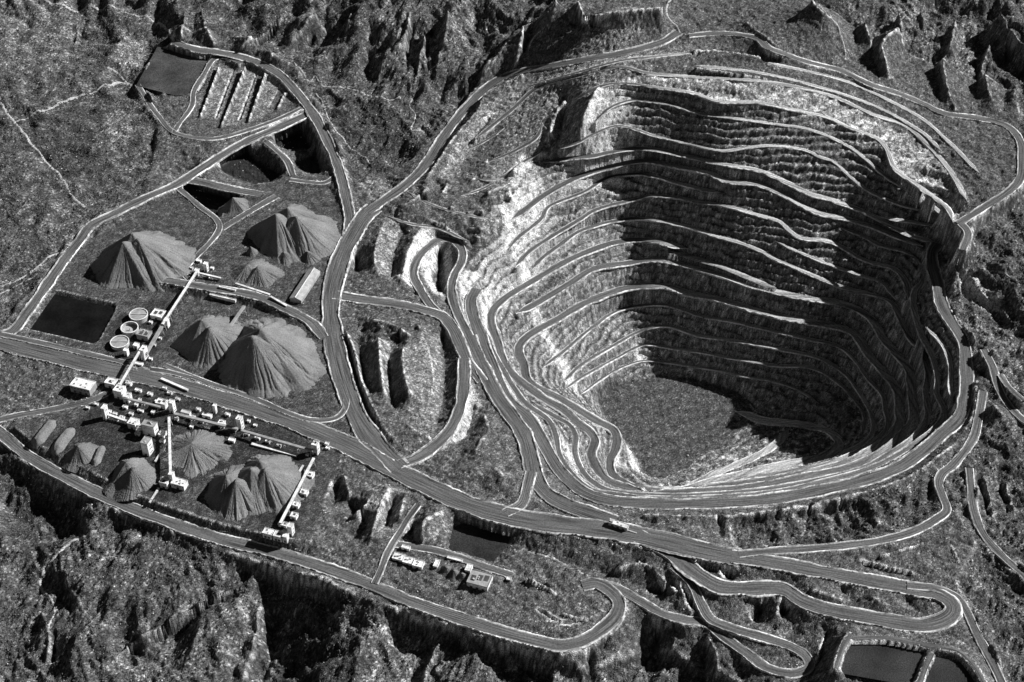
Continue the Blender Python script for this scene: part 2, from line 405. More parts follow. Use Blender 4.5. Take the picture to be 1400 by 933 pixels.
# benches of the pit: width, berm, line of the bench itself
BENCHES = [
 (8, 1.5, '782 139 36; 801 128 44; 825 117 48; 850 114 50; 900 120 50; 950 128; 982 139 48; 1035 140; 1085 150 46; 1130 160; 1160 174 45; 1200 190; 1212 203; 1222 228; 1235 240; 1270 265 42; 1295 284; 1303 304 38'),
 (9, 1.2, '650 190 34; 700 150?'.replace('?', ' 34')+'; 735 120 40; 780 107; 850 92 58; 885 100 56; 950 105; 1050 112 54; 1137 131 51; 1190 155; 1237 172; 1267 197 49; 1300 235; 1322 275 43'),
 (6, 1.0, '812 168 24; 830 150 28; 845 142; 866 137 28; 886 139; 914 143; 961 156; 1000 161; 1064 170 24; 1107 177; 1160 200; 1218 246 20; 1255 266; 1297 300 14'),
 (6, 1.0, '760 205 12; 790 195 10; 812 183; 845 172; 872 178 6; 895 186; 940 196; 985 206; 1020 202 5; 1050 199; 1100 205; 1120 214 4; 1139 221; 1164 243; 1186 260 0; 1229 279; 1267 290 -6; 1296 304 -10'),
 (7, 1.0, '1200 296 -18; 1229 301; 1263 306; 1288 312 -22'),
 (12, 1.6, '740 222 -10; 784 216 -14; 812 213; 845 206; 870 203 -22; 893 204 -24; 942 214; 987 224; 1036 233 -28; 1064 244; 1107 265; 1132 272 -31; 1175 287; 1207 302; 1237 318 -30; 1261 326; 1282 333 -28'),
 (14, 1.6, '700 300 -30; 725 281; 750 263 -36; 793 241; 831 229 -42; 879 220 -44; 931 229; 970 237; 994 248 -48; 1032 251; 1064 263; 1092 278; 1118 291 -49; 1150 297; 1164 301; 1196 311; 1229 324 -46; 1262 337 -38'),
 (9, 1.4, '1252 352 -60; 1264 366; 1262 385 -62; 1250 400; 1252 432; 1261 460 -62; 1271 478; 1278 497; 1282 520 -64; 1281 537; 1291 559; 1290 571 -64; 1280 584; 1261 600; 1230 620 -62; 1190 640; 1120 660 -58; 1050 674; 960 681; 880 681 -60; 840 676; 810 671 -66; 797 663; 778 644; 765 622 -72; 759 594; 750 575; 720 553; 702 530 -74; 690 510 -70; 676 485 -66; 662 450'),
 (7, 1.2, '1265 447 -46; 1286 468; 1296 487; 1300 507 -46; 1299 528; 1303 550 -42'),
 (8, 1.2, '696 340 -50; 706 327; 739 300 -56; 750 283; 799 262; 831 243 -62; 868 238; 889 240 -66; 925 250; 957 258; 990 265 -70'),
 (9, 1.4, '704 366 -68; 720 347 -72; 750 326; 793 300 -80; 814 287; 868 273 -85; 890 268; 925 270; 957 276; 1000 283 -87; 1036 294; 1066 303; 1081 317; 1096 326 -93; 1129 329; 1150 337; 1170 350; 1192 359 -90; 1222 367 -84; 1238 385; 1242 410 -80'),
 (8, 1.2, '1147 311 -66; 1181 323; 1203 335; 1233 342 -64; 1252 352 -60'),
 (6, 1.0, '1060 330 -103; 1100 348 -105; 1143 365; 1175 376; 1205 386 -100; 1225 410 -96'),
 (9, 1.4, '726 370 -94; 740 354; 761 338 -99; 793 316; 836 303 -108; 870 299; 893 301 -116; 936 309; 979 323; 1011 332; 1039 343 -127; 1064 356; 1103 373; 1129 384 -126; 1160 395; 1190 402; 1216 411 -112; 1233 440; 1244 462; 1261 482 -98; 1269 511; 1266 537; 1269 567 -92; 1263 582; 1248 599; 1220 618 -88; 1180 640; 1110 658 -90; 1040 670; 960 677 -88; 880 677; 845 673; 827 669 -94; 806 656; 793 639; 786 620 -104; 786 594; 778 581; 761 571; 738 558 -99; 726 549 -96'),
 (15, 2.0, '940 340 -146; 895 330 -140; 866 328 -134; 836 333 -128; 804 344 -122; 771 359; 729 384 -104; 694 405 -92; 681 416 -88; 673 426 -85; 671 440; 681 471 -86; 690 499 -90; 703 514; 722 530 -100; 745 546; 770 561 -112; 790 578; 806 590 -125; 813 603; 808 620 -140; 812 633; 823 650; 838 661 -150; 879 671 -152'),
 (15, 1.6, '705 429 -106; 720 422 -110; 750 405 -116; 778 388 -124; 814 367 -136; 857 360 -147; 900 355 -153; 940 363; 987 377 -156; 1009 385; 1043 395; 1075 402; 1100 407 -154; 1143 413; 1169 421 -150; 1196 441; 1207 462; 1229 487 -138; 1244 508; 1246 537 -128; 1250 563; 1248 578 -122; 1237 591; 1215 612 -120; 1170 636; 1100 652 -122; 1040 664; 960 672 -121; 890 674 -120'),
 (7, 1.0, '722 118 40; 790 99; 850 83 64; 900 77; 945 73 66'),
 (7, 1.0, '1050 86 64; 1107 98; 1150 109; 1200 130; 1260 162 57; 1300 197; 1340 238 53'),
 (7, 1.0, '950 90 60; 1040 100 57; 1120 119; 1200 147; 1262 182 52; 1288 208'),
 (7, 1.0, '742 168 26; 733 188 22; 706 205; 668 222 14'),
 (6, 0.8, '690 175 28; 668 190 22; 640 205 16'),
 (6, 0.8, '745 205 8; 715 222 4; 690 240; 660 258 4; 630 268 8'),
 (6, 0.8, '640 240 14; 668 246 10; 690 244 4'),
 (6, 0.8, '556 262 16; 590 280 12; 630 292 8; 672 300 -4'),
 (6, 0.8, '530 296 6; 560 306 4; 600 312; 640 330 -10'),
 (12, 0.0, '915 343 -152; 940 350; 987 364; 1030 382 -155; 1060 394'),
 (16, 2.2, '1005 563 -284; 1020 567 -282; 1043 575 -278; 1086 579; 1118 585 -262; 1139 594; 1147 606 -250; 1129 623; 1064 638 -228; 1021 648; 979 657 -207; 930 671 -194; 905 672 -191; 887 671 -190; 857 663 -189; 836 647 -188; 834 630 -186; 841 614 -184; 843 602 -182; 838 588 -180; 814 575 -174; 793 562 -168; 761 543 -158; 733 530 -150; 720 517 -145; 716 499 -140; 709 483 -134; 711 471; 720 461 -134; 737 450 -138; 761 437; 793 418 -156; 827 403 -168; 857 394 -176; 903 391 -184; 921 394; 940 401; 979 408 -188; 1009 417; 1032 424; 1075 435 -190; 1111 441; 1164 454 -184; 1192 491; 1211 511 -171; 1229 538; 1230 563 -155; 1231 578; 1218 596 -148; 1190 617; 1150 636 -148; 1080 652; 1000 664 -152; 950 669 -152'),
 (12, 1.4, '930 671 -195; 950 662 -206; 979 647 -217; 1011 634 -229; 1043 619 -243; 1064 604 -256; 1078 588 -266'),
 (7, 1.2, '742 503 -166; 750 496; 771 480 -180; 804 452 -192; 846 424 -204; 882 417 -210; 912 417 -213; 936 424; 957 431; 1011 441 -216; 1064 454; 1103 463 -214; 1153 477; 1190 521 -200; 1207 541; 1211 561 -190; 1214 582 -180; 1202 598 -176; 1170 618; 1130 634 -178; 1060 647 -182; 1010 656 -185'),
 (7, 1.2, '770 522 -198; 793 500 -207; 836 474 -222; 870 455 -232; 893 447 -236; 914 446 -237; 957 459 -238; 1000 465; 1043 473; 1086 481 -239; 1118 489; 1139 499 -234; 1160 516; 1181 546 -222; 1192 568 -212; 1192 594 -205; 1172 611; 1140 624 -205'),
 (6, 1.0, '772 533 -208; 790 519 -216; 814 505 -228; 845 488 -244; 872 474 -253; 886 471 -255; 925 477; 957 481 -257; 996 489; 1032 495; 1064 500 -257; 1111 503; 1143 521 -250; 1166 543 -243; 1182 567 -236; 1178 594 -230'),
 (5, 0.8, '793 540 -234; 816 522 -248; 850 502 -262; 882 493 -268; 936 499 -270; 985 507 -271; 1020 515; 1060 522 -270; 1095 535 -266; 1120 552 -262'),
]
# hand-sketched pale tracks laid over whatever ground there is
TRACKS = [
 (5, '0 140; 12 158; 20 168; 32 182; 45 200; 60 218; 85 245; 100 270; 116 284'),
 (5, '20 166; 60 152; 100 134; 135 122; 165 113; 180 117'),
 (4, '0 392; 22 384; 48 368; 70 350; 92 334'),
 (5, '55 -5; 75 6; 90 9; 130 10; 160 12; 182 20; 205 25; 222 34; 233 48; 240 62'),
 (4, '146 92; 160 100; 175 114; 190 124'),
 (4, '132 727; 115 733; 98 740; 80 755; 68 772; 56 790; 58 808; 72 824; 74 840; 66 856'),
 (4, '930 46; 925 36; 914 24; 912 8; 920 -5'),
 (3, '1042 52; 1020 47; 985 45; 944 50'),
 (3, '1110 0; 1126 14; 1140 27; 1148 45; 1154 62; 1156 78'),
 (4, '440 118; 470 121; 495 127; 520 132; 548 134'),
 (3, '402 86; 415 100; 424 112; 430 104; 436 112'),
 (3, '432 128; 444 150; 455 172; 470 190; 490 210; 510 226'),
 (3, '565 130; 560 146; 568 158; 563 178; 585 176'),
 (3, '1240 800; 1215 795; 1200 790'),
 (3, '1320 375; 1340 368; 1365 372; 1388 382'),
 (3, '0 402; 20 392; 45 380'),
 (3, '345 505; 360 520; 380 540'),
]
PALE = [   # (strength, height, outline) pale rock exposed in the left wall and the outcrops
 (1.0, 42, '800 165; 812 128; 835 117; 856 119; 856 140; 832 152; 824 186; 808 186'), (1.0, 15, '812 190; 836 160; 850 178; 842 208; 822 210'),
 (1.0, 0, '838 203; 852 200; 850 224; 836 226'), (0.7, 20, '850 122; 870 120; 868 180; 850 205; 844 170'), (0.7, -30, '770 226; 800 218; 826 214; 826 232; 790 245; 762 260'),
 (0.9, -20, '690 252; 716 226; 728 237; 703 267'), (1.0, -30, '679 297; 720 258; 739 248; 748 269; 720 297; 700 320'),
 (0.9, -45, '686 336; 696 317; 703 326; 690 345'), (0.9, -80, '696 349; 733 311; 750 302; 722 345; 728 368; 718 386; 703 360'),
 (1.0, -40, '628 388; 640 374; 656 372; 648 392; 645 405; 658 437; 671 471; 690 505; 672 503; 655 470; 643 450; 632 420'),
 (1.0, -75, '655 414; 671 392; 673 420; 675 437; 679 471; 690 505; 680 505; 664 460'),
 (1.0, -60, '673 500; 690 520; 706 541; 712 553; 700 545; 681 515'), (1.0, -65, '720 560; 734 572; 746 592; 733 588'),
 (1.0, -90, '769 598; 780 609; 791 646; 808 668; 784 648; 770 618'), (1.0, -240, '846 594; 866 609; 877 635; 883 662; 860 660; 855 620'),
 (0.9, -215, '838 629; 852 644; 857 656; 842 650'), (0.9, -125, '727 534; 742 542; 762 562; 748 558'),
 (0.9, -180, '771 530; 782 545; 801 566; 786 556'), (0.9, -225, '861 461; 881 454; 884 478; 870 478'), (0.9, -265, '868 482; 886 478; 888 500; 872 497'),
 (0.9, -225, '795 575; 815 590; 822 640; 810 610'), (0.8, -250, '720 495; 740 520; 770 545; 800 560; 780 530; 750 510; 735 490'),
 (1.0, -5, '545 382; 553 352; 562 331; 582 322; 572 345; 566 365; 566 390'), (0.9, -8, '574 318; 598 314; 590 326; 578 334'),
 (1.0, -28, '577 345; 596 338; 596 360; 588 375; 600 395; 610 415; 594 405; 576 378'), (0.5, -35, '606 345; 618 338; 618 375; 610 390'),
 (0.42, -60, '655 372; 690 330; 730 290; 760 262; 760 300; 730 370; 690 405; 660 400'),
 (0.2, -120, '726 375; 790 320; 860 305; 870 330; 800 350; 740 390'),
 (0.6, 20, '1309 344; 1340 366; 1376 398; 1350 396; 1320 374'), (0.5, -15, '642 520; 657 545; 642 590; 602 622; 590 615; 625 575'),
 (0.7, -240, '985 614; 1006 608; 1010 632; 995 630'), (0.5, -20, '1010 680; 1050 676; 1060 690; 1015 692'),
]
ZONES = [   # sunlit and shaded parts of the worked ground painted in as tone: (factor, height, outline)
 (2.1, 49, '982 139; 1085 150; 1160 174; 1212 203; 1222 228; 1270 265; 1303 300; 1322 275; 1300 235; 1267 197; 1190 155; 1137 132; 1050 113; 955 108; 880 104; 900 119'),
 (1.7, 60, '720 104; 790 92; 850 80; 945 62; 948 74; 850 90; 790 102; 735 114'), (2.0, 40, '600 228; 625 190; 660 150; 716 104; 717 120; 665 175; 640 205; 618 238'),
 (0.6, 62, '955 100; 1048 96; 1120 112; 1200 140; 1255 172; 1200 150; 1137 127; 1050 108; 960 104'), (0.6, 66, '955 82; 1045 70; 1110 95; 1190 122; 1250 152; 1195 126; 1110 98; 1045 84'),
 (1.5, 30, '1325 320; 1400 282; 1440 290; 1440 360; 1370 352'), (1.9, 8, '519 460; 534 465; 534 535; 527 538; 520 500'), (1.6, 14, '553 470; 600 440; 606 500; 600 560; 575 600; 560 560; 550 500'),
 (1.8, 0, '525 300; 550 306; 535 350; 545 385; 516 375; 512 345'), (1.5, -18, '1060 806; 1100 822; 1098 850; 1060 864'), (1.7, -10, '586 700; 610 697; 614 730; 582 742'),
 (1.6, -6, '505 660; 556 676; 548 720; 500 735; 488 700'), (1.4, -10, '985 715; 1000 700; 1012 735; 985 742'), (1.4, -10, '1050 700; 1090 695; 1080 740; 1040 745'),
 (1.7, 10, '476 200; 500 215; 535 255; 510 270; 485 245; 470 215'), (1.7, 20, '300 88; 322 94; 300 160; 276 160'), (1.7, 20, '336 92; 352 100; 330 165; 304 172'), (1.7, 20, '364 98; 386 110; 368 150; 342 164'),
]
LAND = [   # patches of plant cover, with light and shade of the slopes painted in
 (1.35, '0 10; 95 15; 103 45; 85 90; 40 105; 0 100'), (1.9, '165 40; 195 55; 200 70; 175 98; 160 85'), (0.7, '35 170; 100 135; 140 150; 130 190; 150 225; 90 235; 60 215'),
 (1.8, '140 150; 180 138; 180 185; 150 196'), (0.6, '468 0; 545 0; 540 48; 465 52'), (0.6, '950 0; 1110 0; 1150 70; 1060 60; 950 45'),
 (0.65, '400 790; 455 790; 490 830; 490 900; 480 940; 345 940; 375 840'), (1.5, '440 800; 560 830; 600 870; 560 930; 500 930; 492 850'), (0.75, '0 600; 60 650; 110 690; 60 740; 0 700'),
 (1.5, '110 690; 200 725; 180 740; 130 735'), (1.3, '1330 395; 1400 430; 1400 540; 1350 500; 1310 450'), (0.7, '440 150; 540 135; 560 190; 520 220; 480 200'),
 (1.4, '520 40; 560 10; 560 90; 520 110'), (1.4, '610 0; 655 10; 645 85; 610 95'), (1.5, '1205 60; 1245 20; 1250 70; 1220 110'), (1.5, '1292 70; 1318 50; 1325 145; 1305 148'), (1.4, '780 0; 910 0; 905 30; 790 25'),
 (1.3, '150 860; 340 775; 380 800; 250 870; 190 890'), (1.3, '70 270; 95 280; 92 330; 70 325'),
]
MINED = '200 260; 240 60; 330 70; 410 110; 480 250; 560 225; 700 90; 930 50; 1050 60; 1160 100; 1380 165; 1400 260; 1340 310; 1320 345; 1295 420; 1330 480; 1400 560; 1320 600; 1300 640; 1200 665; 1080 690; 1000 705; 1010 755; 1240 730; 1300 690; 1340 740; 1310 790; 1360 900; 1380 960; 1130 960; 1000 900; 900 850; 800 890; 680 870; 300 745; 0 600; -60 560; -60 440; 0 445; 40 400'

# ------------------------------------------------------------------ height field
H = 2.4
X0, X1, Y0, Y1 = -1500.0, 1500.0, -980.0, 1480.0
NX, NY = int((X1-X0)/H)+1, int((Y1-Y0)/H)+1
NX += (-NX) % 16; NY += (-NY) % 16
gx = X0+np.arange(NX)*H; gy = Y0+np.arange(NY)*H
V = np.zeros((NY, NX), np.float32); M = np.zeros((NY, NX), bool); ID = np.zeros((NY, NX), np.int16)

def inside(poly, blur=0):
    """boolean grid: inside a world outline"""
    P = np.asarray(poly)[:, :2]
    j0 = max(0, int((P[:, 1].min()-Y0)/H)); j1 = min(NY, int((P[:, 1].max()-Y0)/H)+2)
    out = np.zeros((NY, NX), bool)
    for j in range(j0, j1):
        y = gy[j]
        xs = []
        for a, b in zip(P, np.roll(P, -1, 0)):
            if (a[1] > y) != (b[1] > y): xs.append(a[0]+(y-a[1])/(b[1]-a[1])*(b[0]-a[0]))
        xs.sort()
        for a, b in zip(xs[::2], xs[1::2]):
            i0 = max(0, int(math.ceil((a-X0)/H))); i1 = min(NX, int(math.floor((b-X0)/H))+1)
            if i1 > i0: out[j, i0:i1] = True
    return out

def poly_px(s, z):
    return np.array([at(*[float(q) for q in t.split()][:2], z) for t in s.split(';')])

def stamp(S, width, drop=0.0, ident=0):
    T = np.gradient(S[:, :2], axis=0); T /= np.linalg.norm(T, axis=1)[:, None]+1e-9
    Nn = np.stack([-T[:, 1], T[:, 0]], 1)
    k = np.arange(len(S))
    wob = 1+0.03*np.sin(k*0.05+width)+0.03*np.sin(k*0.13+1.7)
    for o in np.arange(-width/2, width/2+0.1, 1.2):
        P = S[:, :2]+Nn*(o*wob)[:, None]
        i = np.rint((P[:, 0]-X0)/H).astype(int); j = np.rint((P[:, 1]-Y0)/H).astype(int)
        ok = (i >= 0) & (i < NX) & (j >= 0) & (j < NY)
        V[j[ok], i[ok]] = S[ok, 2]-drop; M[j[ok], i[ok]] = True
        if ident: ID[j[ok], i[ok]] = ident

def blur(a, n):
    a = a.astype(np.float32)
    for _ in range(n):
        a[1:-1] = (a[:-2]+2*a[1:-1]+a[2:])*0.25
        a[:, 1:-1] = (a[:, :-2]+2*a[:, 1:-1]+a[:, 2:])*0.25
    return a

for z, s in POLYS:
    m = inside(poly_px(s, z)); V[m] = z; M[m] = True
Mpoly = M.copy()
for s in HILLS:
    stamp(spline(parse(s), 1.6), 1.2)
for z, s in BASINS:
    m = inside(poly_px(s, z)); V[m] = z; M[m] = True
for z, zw, s, t in PONDS:
    m = inside(poly_px(s, z)); V[m] = z; M[m] = True
ribbons = []
for k, (w, b, s) in enumerate(BENCHES):
    S = spline(parse(s), 2.0); ribbons.append(('bench', w, b, S, 100+k)); stamp(S, w+2, 0.5, 100+k)
for k, (n, w, b, s) in enumerate(ROADS):
    S = spline(parse(s), 2.0); ribbons.append((n, w, b, S, 1+k)); stamp(S, w+5, 0.6, 1+k)
near = blur(ID > 0, 7) > 0.02
M &= ~(Mpoly & near & (ID == 0))
for z, zw, s, t in PONDS:
    q = inside(poly_px(s, z)); M &= ~((blur(q, 6) > 0.02) & ~q & (ID == 0))
for z, s in BASINS:
    q = inside(poly_px(s, z)); M &= ~((blur(q, 3) > 0.04) & ~q & (ID == 0)); M |= q; V[q] = z
# outer frame
yy = np.interp(gy, [Y0, -786, 0, 800, 1282, Y1], [-70, -45, 5, 50, 130, 150]).astype(np.float32)
for sl in ((slice(None), slice(0, 1)), (slice(None), slice(-1, None))):
    V[sl] = yy[:, None]; M[sl] = True
V[0, :] = yy[0]; V[-1, :] = yy[-1]; M[0, :] = True; M[-1, :] = True

def relax(Z, Vc, Mc, n):
    F = ~Mc[1:-1, 1:-1]
    jj, ii = np.indices(F.shape)
    for col_ in (0,): pass
    red = F & ((ii+jj) % 2 == 0); blk = F & ((ii+jj) % 2 == 1)
    C = Z[1:-1, 1:-1]
    for _ in range(n):
        for msk in (red, blk):
            A = 0.25*(Z[:-2, 1:-1]+Z[2:, 1:-1]+Z[1:-1, :-2]+Z[1:-1, 2:])
            C += msk*(1.6*(A-C))
    return Z

def coarse(Vc, Mc):
    ny, nx = Vc.shape
    m = Mc.astype(np.float32).reshape(ny//2, 2, nx//2, 2).sum((1, 3))
    v = (Vc*Mc).reshape(ny//2, 2, nx//2, 2).sum((1, 3))
    return v/np.maximum(m, 1), m > 0

lv = [(V, M)]
for _ in range(4): lv.append(coarse(*lv[-1]))
Z = None
for k in range(4, -1, -1):
    Vc, Mc = lv[k]
    if Z is None: Z = np.full(Vc.shape, 0.0, np.float32)
    else:
        Z = np.repeat(np.repeat(Z, 2, 0), 2, 1)
    Z = np.where(Mc, Vc, Z).astype(np.float32)
    Z = relax(Z, Vc, Mc, (400, 200, 120, 70, 45)[4-k])

# ---- noise
fy = np.fft.fftfreq(NY, H)[:, None]; fx = np.fft.rfftfreq(NX, H)[None, :]
def noise(wave, sharp=0.45, ax=1.0, ay=1.0, seed=0):
    r = np.random.default_rng(seed)
    W = np.fft.rfft2(r.standard_normal((NY, NX)).astype(np.float32))
    f = np.sqrt((fx*ax)**2+(fy*ay)**2)+1e-9
    W *= np.exp(-(np.log(f*wave)**2)/(2*sharp**2))
    n = np.fft.irfft2(W, s=(NY, NX)).astype(np.float32)
    return n/n.std()
hard = M & (ID > 0)
for z, zw, s, t in PONDS: hard |= inside(poly_px(s, z))
pad = inside(poly_px(POLYS[0][1], 0))
free = 1-blur(hard, 3)
mined = inside(poly_px(MINED, 0))
scrub = blur(~mined, 6)
pit_m = blur(inside(poly_px('700 170; 800 130; 850 114; 1085 150; 1212 203; 1300 300; 1290 420; 1320 520; 1262 616; 1050 683; 830 684; 740 600; 640 440; 640 380', -20)), 4)
nb = noise(150, seed=1)
def ridged(wave, along, deg, seed, sharp=0.4):
    r = np.random.default_rng(seed); c, q = math.cos(R(deg)), math.sin(R(deg))
    u_ = fx*c+fy*q; v_ = -fx*q+fy*c                       # u_ across the ribs, v_ along them
    f = np.sqrt((u_*wave)**2+(v_*along)**2)+1e-9
    n = np.fft.irfft2(np.fft.rfft2(r.standard_normal((NY, NX)).astype(np.float32))*np.exp(-(np.log(f)**2)/(2*sharp**2)), s=(NY, NX)).astype(np.float32)
    return 1-1.5*np.abs(n/n.std())
mixd = np.clip(0.5+0.9*noise(330, seed=46), 0, 1)
calm = 1-0.6*np.clip((-260-(gx[None, :]+0.0*gy[:, None]))/250, 0, 1)*np.clip((gy[:, None]+120)/120, 0, 1)       # gentler ground in the north-west
def erode(Zin, keep, n=20):
    '''streams cut branching valleys into a coarse copy of the ground; returns the cut'''
    q = 4; Zc = Zin.reshape(NY//q, q, NX//q, q).mean((1, 3)).astype(float)
    kp = keep.reshape(NY//q, q, NX//q, q).mean((1, 3))
    z0 = Zc.copy(); ny_, nx_ = Zc.shape; hh = H*q
    offs = [(-1, -1), (-1, 0), (-1, 1), (0, -1), (0, 1), (1, -1), (1, 0), (1, 1)]
    I = np.arange(ny_*nx_).reshape(ny_, nx_)
    for _ in range(n):
        P = np.pad(Zc, 1, mode='edge'); Pi = np.pad(I, 1, mode='edge')
        best = np.zeros_like(Zc); rec = I.copy()
        for dy, dx in offs:
            sl = (Zc-P[1+dy:1+dy+ny_, 1+dx:1+dx+nx_])/(hh*math.hypot(dy, dx))
            m = sl > best; best = np.where(m, sl, best); rec = np.where(m, Pi[1+dy:1+dy+ny_, 1+dx:1+dx+nx_], rec)
        order = np.argsort(-Zc.ravel()).tolist(); rl = rec.ravel().tolist(); A = [1.0]*len(rl)
        for i in order:
            j = rl[i]
            if j != i: A[j] += A[i]
        A = np.array(A).reshape(ny_, nx_)
        Zc = Zc-np.minimum(0.9*np.sqrt(np.minimum(A, 400))*best, 2.2)*kp
        L = np.pad(Zc, 1, mode='edge'); Zc = Zc+0.04*(L[:-2, 1:-1]+L[2:, 1:-1]+L[1:-1, :-2]+L[1:-1, 2:]-4*Zc)*kp
    D = Zc-z0
    D = np.repeat(np.repeat(D, q, 0), q, 1)
    return blur(D, 6)
outer = 3.0*nb+calm*(3.2*(mixd*ridged(62, 190, -18, 41)+(1-mixd)*ridged(58, 150, 28, 47))+1.8*(mixd*ridged(27, 85, -24, 42)+(1-mixd)*ridged(25, 60, 35, 48))+0.8*ridged(13, 28, -10, 43))+0.4*noise(9, seed=5)+0.4*noise(6, seed=6)
inner = 0.5*noise(60, seed=7)+0.5*noise(28, seed=8)+0.4*noise(13, seed=9)+0.4*noise(7, seed=10)+0.7*ridged(30, 60, 60, 44)
wall = 0.7*(1-1.4*np.abs(noise(34, seed=12)))+0.45*noise(15, seed=13)+0.45*noise(7, seed=14)
edge = np.minimum(1, np.minimum.outer(np.minimum(np.arange(NY), np.arange(NY)[::-1]), np.minimum(np.arange(NX), np.arange(NX)[::-1]))/40.0).astype(np.float32)
rough = np.where(pad | inside(poly_px(POLYS[4][1], 14)), 0.25, 1.0)
flo = blur(inside(poly_px(POLYS[1][1], -301)), 3)
wall = wall*(1-0.6*flo)
cut = erode(Z+scrub*free*(4.0*nb+5.0*noise(110, seed=81)+2.2*noise(45, seed=82)), (scrub*free).astype(float))
soft = np.clip(1-2.2*blur(hard, 30), 0, 1)
Z = Z+scrub*soft*edge*1.25*np.maximum(cut, -26)
outer = 0.62*outer+4.0*nb*0.5+4.0*noise(90, seed=81)+1.2*noise(45, seed=82)
Zs = Z.copy()
# narrow catch benches between the drawn ones
tm = blur(inside(np.array([at(*uv, lift(*uv, z_)) for uv, z_ in [((float(t.split()[0]), float(t.split()[1])), float(t.split()[2])) for t in '640 300 -10; 700 262 -10; 760 215 0; 806 165 30; 826 120 48; 850 98 56; 950 106 54; 1050 113 54; 1137 132 51; 1260 190 49; 1322 275 43; 1300 330 0; 1290 420 -30; 1316 520 -30; 1262 612 -34; 1050 680 -30; 830 682 -34; 740 600 -44; 650 470 -40; 625 410 -20; 636 350 -15'.split(';')]])), 4)
Bh = 12.5
zz_ = (Zs+1.5*noise(90, seed=51)+0.4*noise(20, seed=52))/Bh
fr = zz_-np.floor(zz_)
step = np.clip((fr-0.45)/0.42, 0, 1); step = step*step*(3-2*step)
Zt = Zs+tm*(1-blur(hard, 1))*np.where(blur(inside(poly_px(POLYS[1][1], -301)), 2) > 0.1, 0.0, 1.0)*Bh*(step-fr)*0.95
Z = Zt.copy()
Z = Z+free*edge*(scrub*outer+(1-scrub)*((1-pit_m)*inner*rough+pit_m*wall))
Z = Z+free*edge*0.5*np.random.default_rng(77).standard_normal(Z.shape).clip(-2, 2)*np.where(pad, 0.4, 1.0)*(1+0.5*scrub)
Z = Z.astype(np.float32)
curv = Zt-blur(Zt, 4)

def height(x, y):
    i = np.clip((np.asarray(x)-X0)/H, 0, NX-1.001); j = np.clip((np.asarray(y)-Y0)/H, 0, NY-1.001)
    i0 = i.astype(int); j0 = j.astype(int); a = i-i0; b = j-j0
    return (Z[j0, i0]*(1-a)*(1-b)+Z[j0, i0+1]*a*(1-b)+Z[j0+1, i0]*(1-a)*b+Z[j0+1, i0+1]*a*b)

def hit(u, v, z=0.0):
    """photo point -> the ground under it"""
    for _ in range(25):
        p = at(u, v, z); z = 0.5*z+0.5*float(height(p[0], p[1]))
    return at(u, v, z)

# ---- rock tone of the ground: scrubland, worked ground, pit rock, pale rock, painted basin shade
ledge = blur(fr < 0.46, 1)*tm*(1-blur(hard, 1))
sc = blur(~mined, 3)
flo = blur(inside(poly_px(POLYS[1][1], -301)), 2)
GXX = gx[None, :]+0*gy[:, None]
east = np.clip((GXX-at(884, 300, 0)[0]+14*noise(40, seed=71)+6*noise(12, seed=72))/16.0, 0, 1)       # the eastern wall's shade painted into its rock tone
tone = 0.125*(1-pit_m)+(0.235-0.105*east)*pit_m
tone = tone*(1+ledge*(-0.5*(1-east)+1.5*east*np.clip(0.6+0.6*noise(25, seed=73), 0, 1.4)))  # light painted in: western ledges dimmed, eastern ones brightened
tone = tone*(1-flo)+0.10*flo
core = blur(inside(poly_px('120 500; 345 560; 440 618; 405 735; 360 735; 300 640; 225 690; 60 605; 130 555; 150 440; 235 405; 240 450; 200 500', 0)), 4)
zone = np.ones((NY, NX), np.float32)
for f_, z_, q in ZONES: zone = np.where(inside(np.array([at(*uv, lift(*uv, z_)) for uv in [tuple(float(e) for e in t.split()) for t in q.split(';')]])), f_, zone)
tone *= blur(zone, 3)
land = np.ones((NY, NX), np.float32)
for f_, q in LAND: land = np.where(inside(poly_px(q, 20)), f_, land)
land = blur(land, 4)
tone = np.where(pad, 0.095-0.045*core, tone)
tone = tone*(1-0.55*np.clip((Zt-blur(Zt, 1))*-0.0, 0, 1))
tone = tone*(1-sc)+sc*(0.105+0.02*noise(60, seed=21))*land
tone *= np.clip(1+0.16*noise(30, seed=22)+0.16*noise(9, seed=23), 0.35, 1.9)*np.exp((0.42+0.16*sc)*np.random.default_rng(78).standard_normal(tone.shape).clip(-2.2, 2.6))*0.95
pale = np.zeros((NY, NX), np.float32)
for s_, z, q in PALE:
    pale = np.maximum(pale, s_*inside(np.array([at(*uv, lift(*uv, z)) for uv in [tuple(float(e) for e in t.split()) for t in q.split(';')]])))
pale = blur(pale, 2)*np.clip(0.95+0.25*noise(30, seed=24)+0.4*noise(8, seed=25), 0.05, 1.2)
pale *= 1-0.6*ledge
pale = np.maximum(pale, 0.8*np.clip((curv-0.35)/1.2, 0, 1)*(1-0.55*sc)*(1-0.75*tm)*np.clip(0.7+0.5*noise(15, seed=61), 0, 1.2))       # sharp crests painted with bright edge lines
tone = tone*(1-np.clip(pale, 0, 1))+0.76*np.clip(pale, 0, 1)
dk = np.zeros((NY, NX), np.float32)
for z, q in BASINS: dk = np.maximum(dk, inside(poly_px(q, z)))
dk = blur(dk, 2)
tone = tone*(1-dk)+0.03*dk  # shade painted near-black over the basin floors
tone = np.where(tone < 0.3, tone*0.80, tone)
tone = np.clip(tone, 0.018, 0.8).astype(np.float32)

